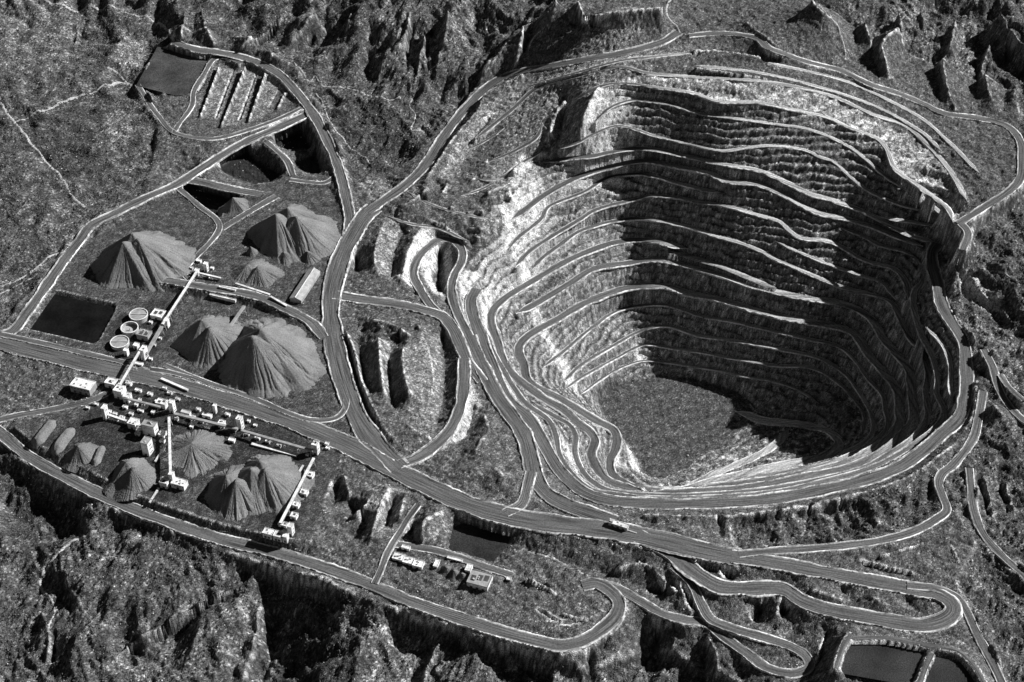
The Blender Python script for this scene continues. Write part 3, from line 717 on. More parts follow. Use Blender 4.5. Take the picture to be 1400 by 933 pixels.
# ------------------------------------------------------------------ materials
def mat(name, base=0.2, rough=0.9, spec=0.2, attr=None, n1=(0.08, 0.35), n2=(0.35, 0.45), bump=0.0, bscale=0.3):
    m = bpy.data.materials.new(name); m.use_nodes = True
    t = m.node_tree; N, L = t.nodes, t.links
    b = N['Principled BSDF']; b.inputs['Roughness'].default_value = rough
    b.inputs['Specular IOR Level'].default_value = spec
    tc = N.new('ShaderNodeNewGeometry')
    def nz(scale, detail):
        n = N.new('ShaderNodeTexNoise'); n.inputs['Scale'].default_value = scale; n.inputs['Detail'].default_value = detail
        L.new(tc.outputs['Position'], n.inputs['Vector']); return n
    def ramp(src, amt):
        r = N.new('ShaderNodeMapRange'); r.inputs['From Min'].default_value = 0.3; r.inputs['From Max'].default_value = 0.7
        r.inputs['To Min'].default_value = 1-amt; r.inputs['To Max'].default_value = 1+amt
        L.new(src, r.inputs['Value']); return r.outputs['Result']
    a = nz(n1[0], 4); c = nz(n2[0], 2)
    mul = N.new('ShaderNodeMath'); mul.operation = 'MULTIPLY'
    L.new(ramp(a.outputs['Fac'], n1[1]), mul.inputs[0]); L.new(ramp(c.outputs['Fac'], n2[1]), mul.inputs[1])
    m2 = N.new('ShaderNodeMath'); m2.operation = 'MULTIPLY'; L.new(mul.outputs[0], m2.inputs[0])
    if attr:
        at_ = N.new('ShaderNodeAttribute'); at_.attribute_name = attr; L.new(at_.outputs['Fac'], m2.inputs[1])
    else: m2.inputs[1].default_value = base
    L.new(m2.outputs[0], b.inputs['Base Color'])
    if bump:
        bn = N.new('ShaderNodeBump'); bn.inputs['Strength'].default_value = bump; bn.inputs['Distance'].default_value = 2.0
        q = nz(bscale, 4); L.new(q.outputs['Fac'], bn.inputs['Height']); L.new(bn.outputs[0], b.inputs['Normal'])
    return m

MT = dict(
 ground=mat('ground_rock', attr='tone', n1=(0.05, 0.3), n2=(0.55, 0.85), bump=1.0, bscale=0.5),
 pile=mat('stockpile_gravel', 0.185, n1=(0.03, 0.2), n2=(0.5, 0.3), bump=0.3, bscale=0.3),
 white=mat('white_sheet_metal', 0.78, 0.5, 0.3, n1=(0.10, 0.34), n2=(0.55, 0.25)),
 grey=mat('grey_sheet_metal', 0.34, 0.5, 0.3, n1=(0.12, 0.25), n2=(0.5, 0.15)),
 dark=mat('dark_steel', 0.07, 0.6, 0.3, n1=(0.12, 0.25), n2=(0.5, 0.2)),
 concrete=mat('concrete', 0.42, 0.85, 0.2, n1=(0.12, 0.25), n2=(0.5, 0.15)),
 steel=mat('galvanised_steel', 0.55, 0.45, 0.4, n1=(0.2, 0.15), n2=(0.7, 0.1)),
 rubble=mat('broken_rock', 0.62, n1=(0.05, 0.3), n2=(0.3, 0.4)),
 shrub=mat('shrub_leaves', 0.10, 0.8, 0.1, n1=(0.05, 0.3), n2=(0.2, 0.5)),
 water_dark=mat('water_dark', 0.007, 0.5, 0.12, n1=(0.02, 0.6), n2=(0.3, 0.4), bump=0.15, bscale=0.4),
 water_grey=mat('tailings_grey', 0.06, 0.75, 0.1, n1=(0.02, 0.45), n2=(0.5, 0.6), bump=0.3, bscale=0.4),
 water_slate=mat('water_slate', 0.032, 0.65, 0.1, n1=(0.02, 0.5), n2=(0.5, 0.55), bump=0.25, bscale=0.4),
)
def road_mat(name, base, track):
    m = bpy.data.materials.new(name); m.use_nodes = True
    t = m.node_tree; N, L = t.nodes, t.links
    b = N['Principled BSDF']; b.inputs['Roughness'].default_value = 0.9; b.inputs['Specular IOR Level'].default_value = 0.15
    ac = N.new('ShaderNodeAttribute'); ac.attribute_name = 'lane'           # (across in m, along in m, windrow plus painted bench light 0..1)
    sep = N.new('ShaderNodeSeparateXYZ'); L.new(ac.outputs['Vector'], sep.inputs[0])
    comb = N.new('ShaderNodeCombineXYZ')
    for k, f in ((0, 0.55), (1, 0.012)):
        q = N.new('ShaderNodeMath'); q.operation = 'MULTIPLY'; q.inputs[1].default_value = f
        L.new(sep.outputs[k], q.inputs[0]); L.new(q.outputs[0], comb.inputs[k])
    n = N.new('ShaderNodeTexNoise'); n.inputs['Scale'].default_value = 1.0; n.inputs['Detail'].default_value = 3
    L.new(comb.outputs[0], n.inputs['Vector'])
    r = N.new('ShaderNodeMapRange'); r.inputs['From Min'].default_value = 0.3; r.inputs['From Max'].default_value = 0.72
    r.inputs['To Min'].default_value = 1-track; r.inputs['To Max'].default_value = 1+track
    L.new(n.outputs['Fac'], r.inputs['Value'])
    g = N.new('ShaderNodeNewGeometry')
    n2 = N.new('ShaderNodeTexNoise'); n2.inputs['Scale'].default_value = 0.35; n2.inputs['Detail'].default_value = 3
    L.new(g.outputs['Position'], n2.inputs['Vector'])
    r2 = N.new('ShaderNodeMapRange'); r2.inputs['From Min'].default_value = 0.3; r2.inputs['From Max'].default_value = 0.7
    r2.inputs['To Min'].default_value = 0.72; r2.inputs['To Max'].default_value = 1.28
    L.new(n2.outputs['Fac'], r2.inputs['Value'])
    mu = N.new('ShaderNodeMath'); mu.operation = 'MULTIPLY'; L.new(r.outputs[0], mu.inputs[0]); L.new(r2.outputs[0], mu.inputs[1])
    pa = N.new('ShaderNodeMapRange'); pa.inputs['To Min'].default_value = base; pa.inputs['To Max'].default_value = 0.84
    L.new(sep.outputs[2], pa.inputs['Value'])
    m3 = N.new('ShaderNodeMath'); m3.operation = 'MULTIPLY'; L.new(mu.outputs[0], m3.inputs[0]); L.new(pa.outputs[0], m3.inputs[1])
    L.new(m3.outputs[0], b.inputs['Base Color'])
    return m
MT['haul'] = road_mat('haul_road_gravel', 0.115, 0.75)
MT['bench'] = road_mat('bench_gravel', 0.105, 0.5)
MT['track'] = road_mat('track_dust', 0.42, 0.2)

def mesh_obj(name, verts, faces, m, smooth=False, parent=None, loops4=None):
    me = bpy.data.meshes.new(name)
    if loops4 is not None:
        f = loops4
        me.vertices.add(len(verts)); me.vertices.foreach_set('co', np.asarray(verts, np.float32).ravel())
        k = f.shape[1]
        me.loops.add(f.size); me.loops.foreach_set('vertex_index', f.astype(np.int32).ravel())
        me.polygons.add(len(f)); me.polygons.foreach_set('loop_start', np.arange(0, f.size, k, dtype=np.int32))
        me.update(calc_edges=True)
    else:
        me.from_pydata([tuple(v) for v in verts], [], faces); me.update()
    if smooth: me.polygons.foreach_set('use_smooth', np.ones(len(me.polygons), bool))
    me.materials.append(m)
    o = bpy.data.objects.new(name, me); col.objects.link(o)
    if parent: o.parent = parent
    return o

# ------------------------------------------------------------------ the ground, one sheet out to the horizon
ext = [30, 90, 220, 500, 1000, 2200, 4500, 9000]
fx_ = np.concatenate([X0-np.array(ext[::-1], float), gx, gx[-1]+np.array(ext, float)])
fy_ = np.concatenate([Y0-np.array(ext[::-1], float), gy, gy[-1]+np.array(ext, float)])
k = len(ext)
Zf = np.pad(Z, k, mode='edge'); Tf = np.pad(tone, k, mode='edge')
ny, nx = Zf.shape
XX, YY = np.meshgrid(fx_, fy_)
vv = np.stack([XX, YY, Zf], -1).reshape(-1, 3)
idx = np.arange(ny*nx).reshape(ny, nx)
ff = np.stack([idx[:-1, :-1], idx[:-1, 1:], idx[1:, 1:], idx[1:, :-1]], -1).reshape(-1, 4)
ground = mesh_obj('ground', vv, None, MT['ground'], smooth=True, loops4=ff)
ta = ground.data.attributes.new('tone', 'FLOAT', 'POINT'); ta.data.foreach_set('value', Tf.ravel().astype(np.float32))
ground['kind'] = 'structure'

# ------------------------------------------------------------------ roads and benches as ribbons with windrows
def ribbon(S, w, b, ident, drape=False):
    n = len(S)
    T = np.gradient(S[:, :2], axis=0); T /= np.linalg.norm(T, axis=1)[:, None]+1e-9
    for _ in range(3): T[1:-1] = (T[:-2]+2*T[1:-1]+T[2:])/4
    Nn = np.stack([-T[:, 1], T[:, 0]], 1)
    al = np.concatenate([[0], np.cumsum(np.linalg.norm(np.diff(S[:, :2], axis=0), axis=1))])
    h = w/2
    if drape: prof = [(-h, -0.4, 0), (-h*0.5, 0.35, 0), (0, 0.4, 0), (h*0.5, 0.35, 0), (h, -0.4, 0)]
    elif b <= 0: prof = [(-h-2, -1.2, 0), (-h, 0, 0), (0, 0.1, 0), (h, 0, 0), (h+2, -1.2, 0)]
    else:
        bw_ = 0.7+b*0.5
        prof = [(-h-2*bw_, -1.6, .5), (-h-bw_, b, 1), (-h, 0.05, .35), (-h+1.5, 0, 0), (-h*0.4, 0.12, 0), (0, 0.15, 0), (h*0.4, 0.12, 0), (h-1.5, 0, 0), (h, 0.05, .35), (h+bw_, b, 1), (h+2*bw_, -1.6, .5)]
    bench_lit = np.clip((S[:, 0]-at(880, 300, 0)[0])/90.0, 0, 1) if ident >= 100 else 0.0      # lit look painted onto the shaded eastern benches
    kk = np.arange(n); r = np.random.default_rng(ident+5)
    jit = np.convolve(r.standard_normal(n+8), np.ones(5)/2.2, 'same')[4:n+4]
    slow = np.convolve(r.standard_normal(n+40), np.ones(15)/4, 'same')[20:n+20]
    taper = np.ones(n)
    if 100 <= ident < 300: taper = np.clip(np.minimum(kk, n-1-kk)/14.0, 0.12, 1)
    low = np.zeros(n)
    if 100 <= ident < 300:
        hl = height(S[:, 0]+Nn[:, 0]*(h+9), S[:, 1]+Nn[:, 1]*(h+9)); hr = height(S[:, 0]-Nn[:, 0]*(h+9), S[:, 1]-Nn[:, 1]*(h+9))
        low = np.convolve(np.pad(np.sign(hr-hl), 10, mode='edge'), np.ones(21)/21, 'same')[10:-10]      # +1: falls towards +offset
    vs_, la = [], []
    for q, (o, z, pl) in enumerate(prof):
        wob = (1+0.03*np.sin(kk*0.05+w)+0.03*np.sin(kk*0.13+1.7)+0.05*slow)*taper
        P = S[:, :2]+Nn*(o*wob)[:, None]
        if drape: zz = height(P[:, 0], P[:, 1])+z
        else:
            zz = S[:, 2]+z
            if pl > 0:
                i = np.clip(np.rint((P[:, 0]-X0)/H).astype(int), 0, NX-1); j = np.clip(np.rint((P[:, 1]-Y0)/H).astype(int), 0, NY-1)
                other = (ID[j, i] > 0) & (ID[j, i] != ident)
                f = np.convolve(1-other.astype(float), np.ones(5)/5, 'same')
                jj = np.clip(1+0.22*np.roll(jit, q*13), 0.4, 1.4)
                if z > 0.3: zz = S[:, 2]+np.where(other, -0.3, z*jj*f*(np.clip(0.5+low*np.sign(o), 0, 1) if 100 <= ident < 300 else 1))
                elif z > 0: zz = S[:, 2]+z
                else: zz = np.where(other, S[:, 2]-0.7, zz)
        vs_.append(np.column_stack([P, zz]))
        pj = pl*np.clip(0.75+0.5*np.roll(jit, q*7), 0.1, 1.1)
        la.append(np.column_stack([np.full(n, o), al+ident*371.0, np.maximum(pj, bench_lit*np.clip(0.34+0.16*np.roll(jit, q*5), 0.05, 0.7)*np.clip((S[:, 1]-at(1200, 640, -100)[1])/120, 0.12, 1)) if ident < 300 else pj]))
    m = len(prof)
    A = np.stack(vs_, 1).reshape(-1, 3); Lc = np.stack(la, 1).reshape(-1, 3)
    ix = np.arange(n*m).reshape(n, m)
    F = np.stack([ix[:-1, :-1], ix[1:, :-1], ix[1:, 1:], ix[:-1, 1:]], -1).reshape(-1, 4)
    return A, Lc, F

def lay(name, parts, m):
    off = 0; As, Ls, Fs = [], [], []
    for A, Lc, F in parts:
        As.append(A); Ls.append(Lc); Fs.append(F+off); off += len(A)
    o = mesh_obj(name, np.vstack(As), None, m, smooth=True, loops4=np.vstack(Fs))
    a = o.data.attributes.new('lane', 'FLOAT_VECTOR', 'POINT'); a.data.foreach_set('vector', np.vstack(Ls).astype(np.float32).ravel())
    o['kind'] = 'structure'
    return o
lay('pit_benches', [ribbon(S+np.array([0, 0, 0.03*(i % 7)]), w, b, d) for i, (n_, w, b, S, d) in enumerate(ribbons) if n_ == 'bench'], MT['bench'])
for i, (n_, w, b, S, d) in enumerate(ribbons):
    if n_ != 'bench': lay(n_, [ribbon(S+np.array([0, 0, 0.04*(i % 9)]), w, b, d)], MT['haul'])
tr = []
for i, (w, s) in enumerate(TRACKS):
    w = w*1.3
    P = np.array([hit(*[float(q) for q in t.split()][:2], 20) for t in s.split(';')])
    tr.append(ribbon(spline(P, 3.0), w, 0, 300+i, drape=True))
lay('dirt_tracks', tr, MT['track'])

# ------------------------------------------------------------------ ponds
for z, zw, s, t in PONDS:
    P = poly_px(s, zw); c = P.mean(0)
    Q = c+(P-c)*1.08; Q[:, 2] = zw
    o = mesh_obj('pond_water', list(Q), [tuple(range(len(Q)))], MT['water_'+t]); o['kind'] = 'structure'

# ------------------------------------------------------------------ scrub: shrubs and tufts on the natural slopes (nobody could count them)
def build_scrub(n):
    base = [(0, 0, 1), (0, 0, -0.2)]
    for k_, (zz, rr, ph) in enumerate(((0.15, 1.0, 0.0), (0.65, 0.75, 0.5))):
        for q in range(5): base.append((rr*math.cos((q+ph)*2*math.pi/5), rr*math.sin((q+ph)*2*math.pi/5), zz))
    base = np.array(base)
    tri = []
    for q in range(5):
        a, b = 2+q, 2+(q+1) % 5; c, d = 7+q, 7+(q+1) % 5
        tri += [(1, b, a), (a, b, c), (b, d, c), (c, d, 0)]
    tri = np.array(tri)
    x = rng.uniform(X0+60, X1-60, n*4); y = rng.uniform(Y0+60, Y1-60, n*4)
    lim = 790+(y+786)/2068*500
    i = ((x-X0)/H).astype(int); j = ((y-Y0)/H).astype(int)
    dens = sc[j, i]*(0.35+0.65*(noise(70, seed=31)[j, i] > -0.2))*free[j, i]
    ok = (np.abs(x) < lim+120) & (rng.random(n*4) < dens)
    x, y = x[ok][:n], y[ok][:n]; n = len(x)
    z = height(x, y)
    s = rng.uniform(0.6, 1.25, n)*rng.choice([1, 1, 1.7], n)
    a = rng.uniform(0, 6.28, n)
    B = base[None]*(1+0.25*rng.standard_normal((n, len(base), 1)))*np.stack([s, s, s*rng.uniform(0.7, 1.2, n)], 1)[:, None, :]
    ca, sa = np.cos(a)[:, None], np.sin(a)[:, None]
    P = np.stack([B[..., 0]*ca-B[..., 1]*sa, B[..., 0]*sa+B[..., 1]*ca, B[..., 2]], -1)+np.stack([x, y, z], 1)[:, None, :]
    F = tri[None]+(np.arange(n)*len(base))[:, None, None]
    o = mesh_obj('scrub', P.reshape(-1, 3), None, MT['shrub'], loops4=F.reshape(-1, 3))
    o['kind'] = 'stuff'; o['label'] = 'low scattered shrubs covering the natural hillsides around the mine'; o['category'] = 'shrubs'
build_scrub(52000)

def build_rubble():
    base = np.array([(1, 0, 0), (-1, 0.1, 0), (0, 1, 0.1), (0.1, -1, 0), (0.1, 0, 0.9), (0, 0, -0.7)], float)
    tri = np.array([(0, 2, 4), (2, 1, 4), (1, 3, 4), (3, 0, 4), (2, 0, 5), (1, 2, 5), (3, 1, 5), (0, 3, 5)])
    pts = []
    for n_, w, b, S, d in ribbons:
        k_ = len(S)//2
        q = rng.integers(0, len(S)-1, k_); T = S[q+1, :2]-S[q, :2]; T /= np.linalg.norm(T, axis=1)[:, None]+1e-9
        o = (w/2+np.abs(rng.normal(1.0, 2.2, k_)))*rng.choice([-1, 1], k_)
        P = S[q, :2]+np.stack([-T[:, 1], T[:, 0]], 1)*o[:, None]
        i = np.clip(np.rint((P[:, 0]-X0)/H).astype(int), 0, NX-1); j = np.clip(np.rint((P[:, 1]-Y0)/H).astype(int), 0, NY-1)
        pts.append(P[(ID[j, i] == d) | (ID[j, i] == 0)])
    q = rng.uniform(0, 1, (60000, 2)); q[:, 0] = X0+q[:, 0]*(X1-X0); q[:, 1] = Y0+q[:, 1]*(Y1-Y0)
    i = ((q[:, 0]-X0)/H).astype(int).clip(0, NX-1); j = ((q[:, 1]-Y0)/H).astype(int).clip(0, NY-1)
    pts.append(q[(ID[j, i] == 0) & (rng.random(len(q)) < 0.15+0.5*(noise(26, seed=91)[j, i] > 0.6)) & ~pad[j, i] & (np.abs(q[:, 0]) < 900+(q[:, 1]+786)*0.25)])
    P = np.vstack(pts); n = len(P); z = height(P[:, 0], P[:, 1])+0.5
    s_ = rng.uniform(0.35, 1.0, n)*rng.choice([1, 1, 1, 1.7], n); a = rng.uniform(0, 6.28, n)
    B_ = base[None]*(1+0.3*rng.standard_normal((n, 6, 1)))*s_[:, None, None]
    ca, sa = np.cos(a)[:, None], np.sin(a)[:, None]
    A = np.stack([B_[..., 0]*ca-B_[..., 1]*sa, B_[..., 0]*sa+B_[..., 1]*ca, B_[..., 2]], -1)+np.column_stack([P, z])[:, None, :]
    o = mesh_obj('rubble', A.reshape(-1, 3), None, MT['rubble'], loops4=(tri[None]+(np.arange(n)*6)[:, None, None]).reshape(-1, 3))
    o['kind'] = 'stuff'; o['label'] = 'loose pale broken rock scattered over slopes and along road and bench edges'; o['category'] = 'rubble'
build_rubble()
# ------------------------------------------------------------------ builders for the things
class MB:
    def __init__(s): s.v = []; s.f = []
    def box(s, x, y, z, L, W, Hh, rz=0.0, taper=1.0):
        c, q = math.cos(rz), math.sin(rz); b = len(s.v)
        for zz, t in ((z, 1.0), (z+Hh, taper)):
            for a, d in ((-1, -1), (1, -1), (1, 1), (-1, 1)):
                px, py = a*L/2*t, d*W/2*t
                s.v.append((x+px*c-py*q, y+px*q+py*c, zz))
        s.f += [(b+3, b+2, b+1, b), (b+4, b+5, b+6, b+7)]+[(b+i, b+(i+1) % 4, b+4+(i+1) % 4, b+4+i) for i in range(4)]
        return s
    def beam(s, p, q, w, h):
        p, q = np.array(p, float), np.array(q, float); d = q-p; d /= np.linalg.norm(d)
        up = np.array([0, 0, 1.0]) if abs(d[2]) < 0.9 else np.array([1.0, 0, 0])
        sx = np.cross(d, up); sx /= np.linalg.norm(sx); uy = np.cross(sx, d); b = len(s.v)
        for c in (p, q):
            for a, e in ((-1, -1), (1, -1), (1, 1), (-1, 1)): s.v.append(tuple(c+sx*a*w/2+uy*e*h/2))
        s.f += [(b, b+1, b+2, b+3), (b+7, b+6, b+5, b+4)]+[(b+(i+1) % 4, b+i, b+4+i, b+4+(i+1) % 4) for i in range(4)]
        return s
    def ring(s, r0, r1, z0, z1, n=36):
        """thick ring wall between radii r0 < r1"""
        b = len(s.v)
        for i in range(n):
            a = 2*math.pi*i/n
            for r, z in ((r1, z0), (r1, z1), (r0, z1), (r0, z0)): s.v.append((r*math.cos(a), r*math.sin(a), z))
        for i in range(n):
            j = (i+1) % n
            for k in range(4): s.f.append((b+4*i+k, b+4*j+k, b+4*j+(k+1) % 4, b+4*i+(k+1) % 4))
        return s
    def cone(s, r, z0, z1, n=36, top=0.0):
        b = len(s.v)
        for i in range(n):
            a = 2*math.pi*i/n
            s.v.append((r*math.cos(a), r*math.sin(a), z0)); s.v.append((top*math.cos(a), top*math.sin(a), z1))
        for i in range(n):
            j = (i+1) % n; s.f.append((b+2*i, b+2*j, b+2*j+1, b+2*i+1))
        s.f.append(tuple(b+2*i+1 for i in range(n))); s.f.append(tuple(b+2*i for i in range(n))[::-1])
        return s
    def build(s, name, m, parent=None, label=None):
        o = mesh_obj(name, s.v, s.f, m, parent=parent)
        if label: o['label'] = label
        return o

def thing(name, label, cat, loc, rz=0.0, group=None):
    o = bpy.data.objects.new(name, None); col.objects.link(o)
    o.location = loc; o.rotation_euler = (0, 0, rz); o.empty_display_size = 5
    o['label'] = label; o['category'] = cat
    if group: o['group'] = group
    return o
def tag(o, label, cat, group=None):
    o['label'] = label; o['category'] = cat
    if group: o['group'] = group

AX = at(131, 522, 0)-at(102.5, 515, 0)
ROT = math.atan2(AX[1], AX[0])
def top_at(u, v, Hh):
    """base point of a thing whose top centre shows at (u, v)"""
    z = 0.0
    for _ in range(6):
        p = at(u, v, z+Hh); z = float(height(p[0], p[1]))
    return (float(p[0]), float(p[1]), z-0.3)

def building(name, label, cat, u, v, L, W, Hh, roof='flat', rm='white', wm='white', vents=0, hatches=0, doors=1, bays=0, rz=None, group=None, frame=False, legs=False):
    t = thing(name, label, cat, top_at(u, v, Hh), ROT if rz is None else rz, group)
    r = np.random.default_rng(int(u*7+v))
    zb = Hh*0.35 if legs else 0.0
    MB().box(0, 0, zb-1.0*(not legs), L, W, Hh-zb+1.0*(not legs)-0.5).build('wall', MT[wm], t)
    if legs:
        for a in (-1, 1):
            for b in (-1, 1): MB().box(a*(L/2-0.7), b*(W/2-0.7), -1, 0.9, 0.9, zb+1).build('leg', MT['steel'], t)
    if roof == 'gable':
        m = MB(); hx, hy, rr = L/2+0.8, W/2+0.8, W*0.22
        m.v = [(-hx, -hy, Hh-0.5), (hx, -hy, Hh-0.5), (hx, hy, Hh-0.5), (-hx, hy, Hh-0.5), (-hx, 0, Hh+rr), (hx, 0, Hh+rr)]
        m.f = [(0, 1, 5, 4), (2, 3, 4, 5), (0, 4, 3), (1, 2, 5), (3, 2, 1, 0)]
        ro = m.build('roof', MT[rm], t)
        MB().box(0, 0, Hh+rr-0.3, L+1.6, 1.6, 0.9).build('ridge_cap', MT['white'], ro)
    else:
        ro = MB().box(0, 0, Hh-0.5, L+0.8, W+0.8, 0.7).build('roof', MT[rm], t)
        p = MB()
        for sx, sy, l, w in ((0, 1, L+0.8, 0.5), (0, -1, L+0.8, 0.5), (1, 0, 0.5, W-0.25), (-1, 0, 0.5, W-0.25)):
            p.box(sx*(L/2+0.15), sy*(W/2+0.15), Hh+0.2, l, w, 0.8)
        p.build('parapet', MT[rm], ro)
        for k in range(vents):
            MB().box(r.uniform(-.38, .38)*L, r.uniform(-.3, .3)*W, Hh+0.15, r.uniform(1.6, 3), r.uniform(1.6, 3), r.uniform(1.2, 2.6)).build('roof_vent', MT['steel'], ro)
        for k in range(hatches):
            MB().box((k-(hatches-1)/2)*L/(hatches+0.4), r.uniform(-.15, .15)*W, Hh+0.15, L/(hatches+1.6), W*0.42, 0.35).build('skylight', MT['dark'], ro)
    dz = zb
    for k in range(doors):
        MB().box((k-(doors-1)/2)*L/(doors+0.5), -W/2-0.12, dz, min(4.5, L/(doors+1.5)), 0.3, min(5, (Hh-zb)*0.6)).build('door', MT['dark'], t)
    for k in range(bays):
        MB().box(-L/2+(k+0.5)*L/bays, -W/2-0.1, Hh*0.62, L/bays*0.55, 0.3, Hh*0.16).build('window', MT['dark'], t)
    if Hh > 19 and not legs:
        for k in range(int(Hh//9)):
            MB().box(L/2+0.12, 0, 4+k*8.5, 0.3, W*0.45, 1.6).build('window', MT['dark'], t)
    return t

def conveyor(label, a, b, w=4.0, h=3.4, rm='white', step=26.0, group='conveyors of the ore plant', name='conveyor'):
    (u0, v0, h0), (u1, v1, h1) = a, b
    p = np.array(top_at(u0, v0, h0)); p[2] += h0; q = np.array(top_at(u1, v1, h1)); q[2] += h1
    o = (float(p[0]), float(p[1]), float(height(p[0], p[1])))
    t = thing(name, label, 'conveyor', o, 0, group)
    p, q = p-np.array(o), q-np.array(o)
    d = (q-p)/np.linalg.norm(q-p); sx = np.cross(d, [0, 0, 1.0]); sx /= np.linalg.norm(sx)
    up = np.array([0, 0, 1.0])
    MB().beam(p-up*h*0.55, q-up*h*0.55, w, h*0.8).build('gallery', MT['grey'], t)
    MB().beam(p, q, w+0.7, 0.5).build('roof', MT[rm], t)
    n = max(1, int(np.linalg.norm(q-p)/step))
    for k in range(n+1):
        f = (k+0.15)/(n+0.3); c = p+(q-p)*f
        gz = float(height(c[0]+o[0], c[1]+o[1]))-o[2]-0.5
        if c[2]-h-gz < 2.0: continue
        m = MB()
        for s_ in (-1, 1): m.beam(c+sx*s_*w*0.4-up*h*0.9, np.array([c[0], c[1], gz])+sx*s_*(w*0.4+(c[2]-gz)*0.12), 0.8, 0.8)
        m.beam(c+sx*w*0.5-up*(h*0.9+(c[2]-h-gz)*0.5), c-sx*w*0.5-up*(h*0.9+(c[2]-h-gz)*0.5), 0.5, 0.5)
        m.build('trestle', MT['steel'], t)
    return t

def stockpile(label, peaks, Rm, hh=None, group='gravel stockpiles of the ore plant', seed=1, amp=1.0):
    """heap of loose rock tipped from one or two points: several straight fans that meet in sharp ridges and creases"""
    hh = hh or Rm*0.71
    r = np.random.default_rng(seed)
    cs = [np.array(top_at(u, v, hh)) for u, v in peaks]
    c0 = np.mean(cs, 0); n, m = 420, 80
    th = np.linspace(0, 2*math.pi, n, endpoint=False); rad = np.linspace(0, 1.0, m)**0.85
    big = Rm*1.12+max(np.linalg.norm(c-c0) for c in cs)+2
    qx = rad[:, None]*big*np.cos(th)[None]+c0[0]; qy = rad[:, None]*big*np.sin(th)[None]+c0[1]
    Zq = np.full(qx.shape, -9e9)
    for k, c in enumerate(cs):
        dx, dy = qx-c[0], qy-c[1]; dd = np.hypot(dx, dy)
        K = r.integers(6, 9); an = np.cumsum(r.uniform(0.6, 1.4, K)); an = an/an[-1]*2*math.pi+r.uniform(0, 6)
        drop = np.full(qx.shape, -9e9)
        for a in an:                                      # planes of the fans
            sl = hh/Rm*r.uniform(0.90, 1.12)*(1.42 if math.cos(a-0.3) < -0.25 else 1.0)
            drop = np.maximum(drop, (dx*math.cos(a)+dy*math.sin(a))*sl)
        drop = 0.78*drop+0.22*dd*hh/Rm
        g_ = np.zeros(qx.shape); ang = np.arctan2(dy, dx)
        for _g in range(r.integers(26, 38)):              # gullies where rock has slid, each its own width, depth and start
            a0 = r.uniform(-math.pi, math.pi); w_ = r.uniform(0.02, 0.13); st = r.uniform(0.02, 0.5)
            da = np.abs((ang-a0+math.pi+0.05*np.sin(dd*0.07+a0*9)) % (2*math.pi)-math.pi)
            g_ += r.uniform(0.3, 1.0)*np.clip(1-da/w_, 0, 1)*np.clip((dd/Rm-st)*3, 0, 1)*np.clip(w_*12, 0.35, 1)
        fine = np.zeros(qx.shape)
        for _g in range(90):
            a0 = r.uniform(-math.pi, math.pi); w_ = r.uniform(0.012, 0.035); st = r.uniform(0.0, 0.75)
            da = np.abs((ang-a0+math.pi+0.03*np.sin(dd*0.11+a0*7)) % (2*math.pi)-math.pi)
            fine += r.uniform(0.3, 1.0)*np.clip(1-da/w_, 0, 1)*np.clip((dd/Rm-st)*4, 0, 1)
        g_ = g_+0.38*np.minimum(fine, 1.3)
        warp = 1+0.07*np.sin(2*ang+r.uniform(0, 6))+0.05*np.sin(5*ang+r.uniform(0, 6))
        zz = hh-drop*warp-0.045*Rm*np.minimum(g_, 1.6)*amp
        zz = np.minimum(zz, hh*0.975)
        toe = 0.10*hh
        zz = np.where(zz < toe, toe-(toe-zz)*0.62, zz)
        Zq = np.maximum(Zq, zz)
    Zq = np.maximum(Zq+0.3*r.standard_normal(Zq.shape)*np.minimum(1, rad*5)[:, None], -45.0)
    gz = height(qx, qy)-c0[2]
    Zq = np.where(Zq < gz-0.5, gz-1.2, Zq)
    Zq[0] = Zq[0].max()
    A = np.stack([qx-c0[0], qy-c0[1], Zq], -1).reshape(-1, 3); ix = np.arange(n*m).reshape(m, n)
    F = np.stack([ix[:-1], np.roll(ix, -1, 1)[:-1], np.roll(ix, -1, 1)[1:], ix[1:]], -1).reshape(-1, 4)[:, ::-1]
    o = mesh_obj('stockpile', A, None, MT['pile'], loops4=F)
    o.location = c0; tag(o, label, 'stockpile', group)
    return o

def windrow(label, line, w, hh, seed):
    P = spline(np.array([at(u, v, 0) for u, v in line]), 2.0); n = len(P); r = np.random.default_rng(seed)
    T = np.gradient(P[:, :2], axis=0); T /= np.linalg.norm(T, axis=1)[:, None]; N_ = np.stack([-T[:, 1], T[:, 0]], 1)
    offs = np.array([-1, -.75, -.5, -.28, -.2, 0, .2, .28, .5, .75, 1.0])*w/2; A = []
    for i in range(n):
        e = min(1, min(i, n-1-i)*2.0/(w*0.5))
        for k, q in enumerate(offs):
            xy = P[i, :2]+N_[i]*q*(0.35+0.65*e)
            z = float(height(*xy)); A.append((xy[0], xy[1], z-0.5+max(0.0, hh*e*min(1.0, (1-abs(q)/(w/2))/0.72))+0.2*r.standard_normal()))
    A = np.array(A); c = A.mean(0); k = len(offs); ix = np.arange(n*k).reshape(n, k)
    F = np.stack([ix[:-1, :-1], ix[1:, :-1], ix[1:, 1:], ix[:-1, 1:]], -1).reshape(-1, 4)
    o = mesh_obj('spoil_heap', A-c, None, MT['pile'], loops4=F); o.location = c
    tag(o, label, 'spoil heap', 'long flat-topped spoil heaps by the lower road')

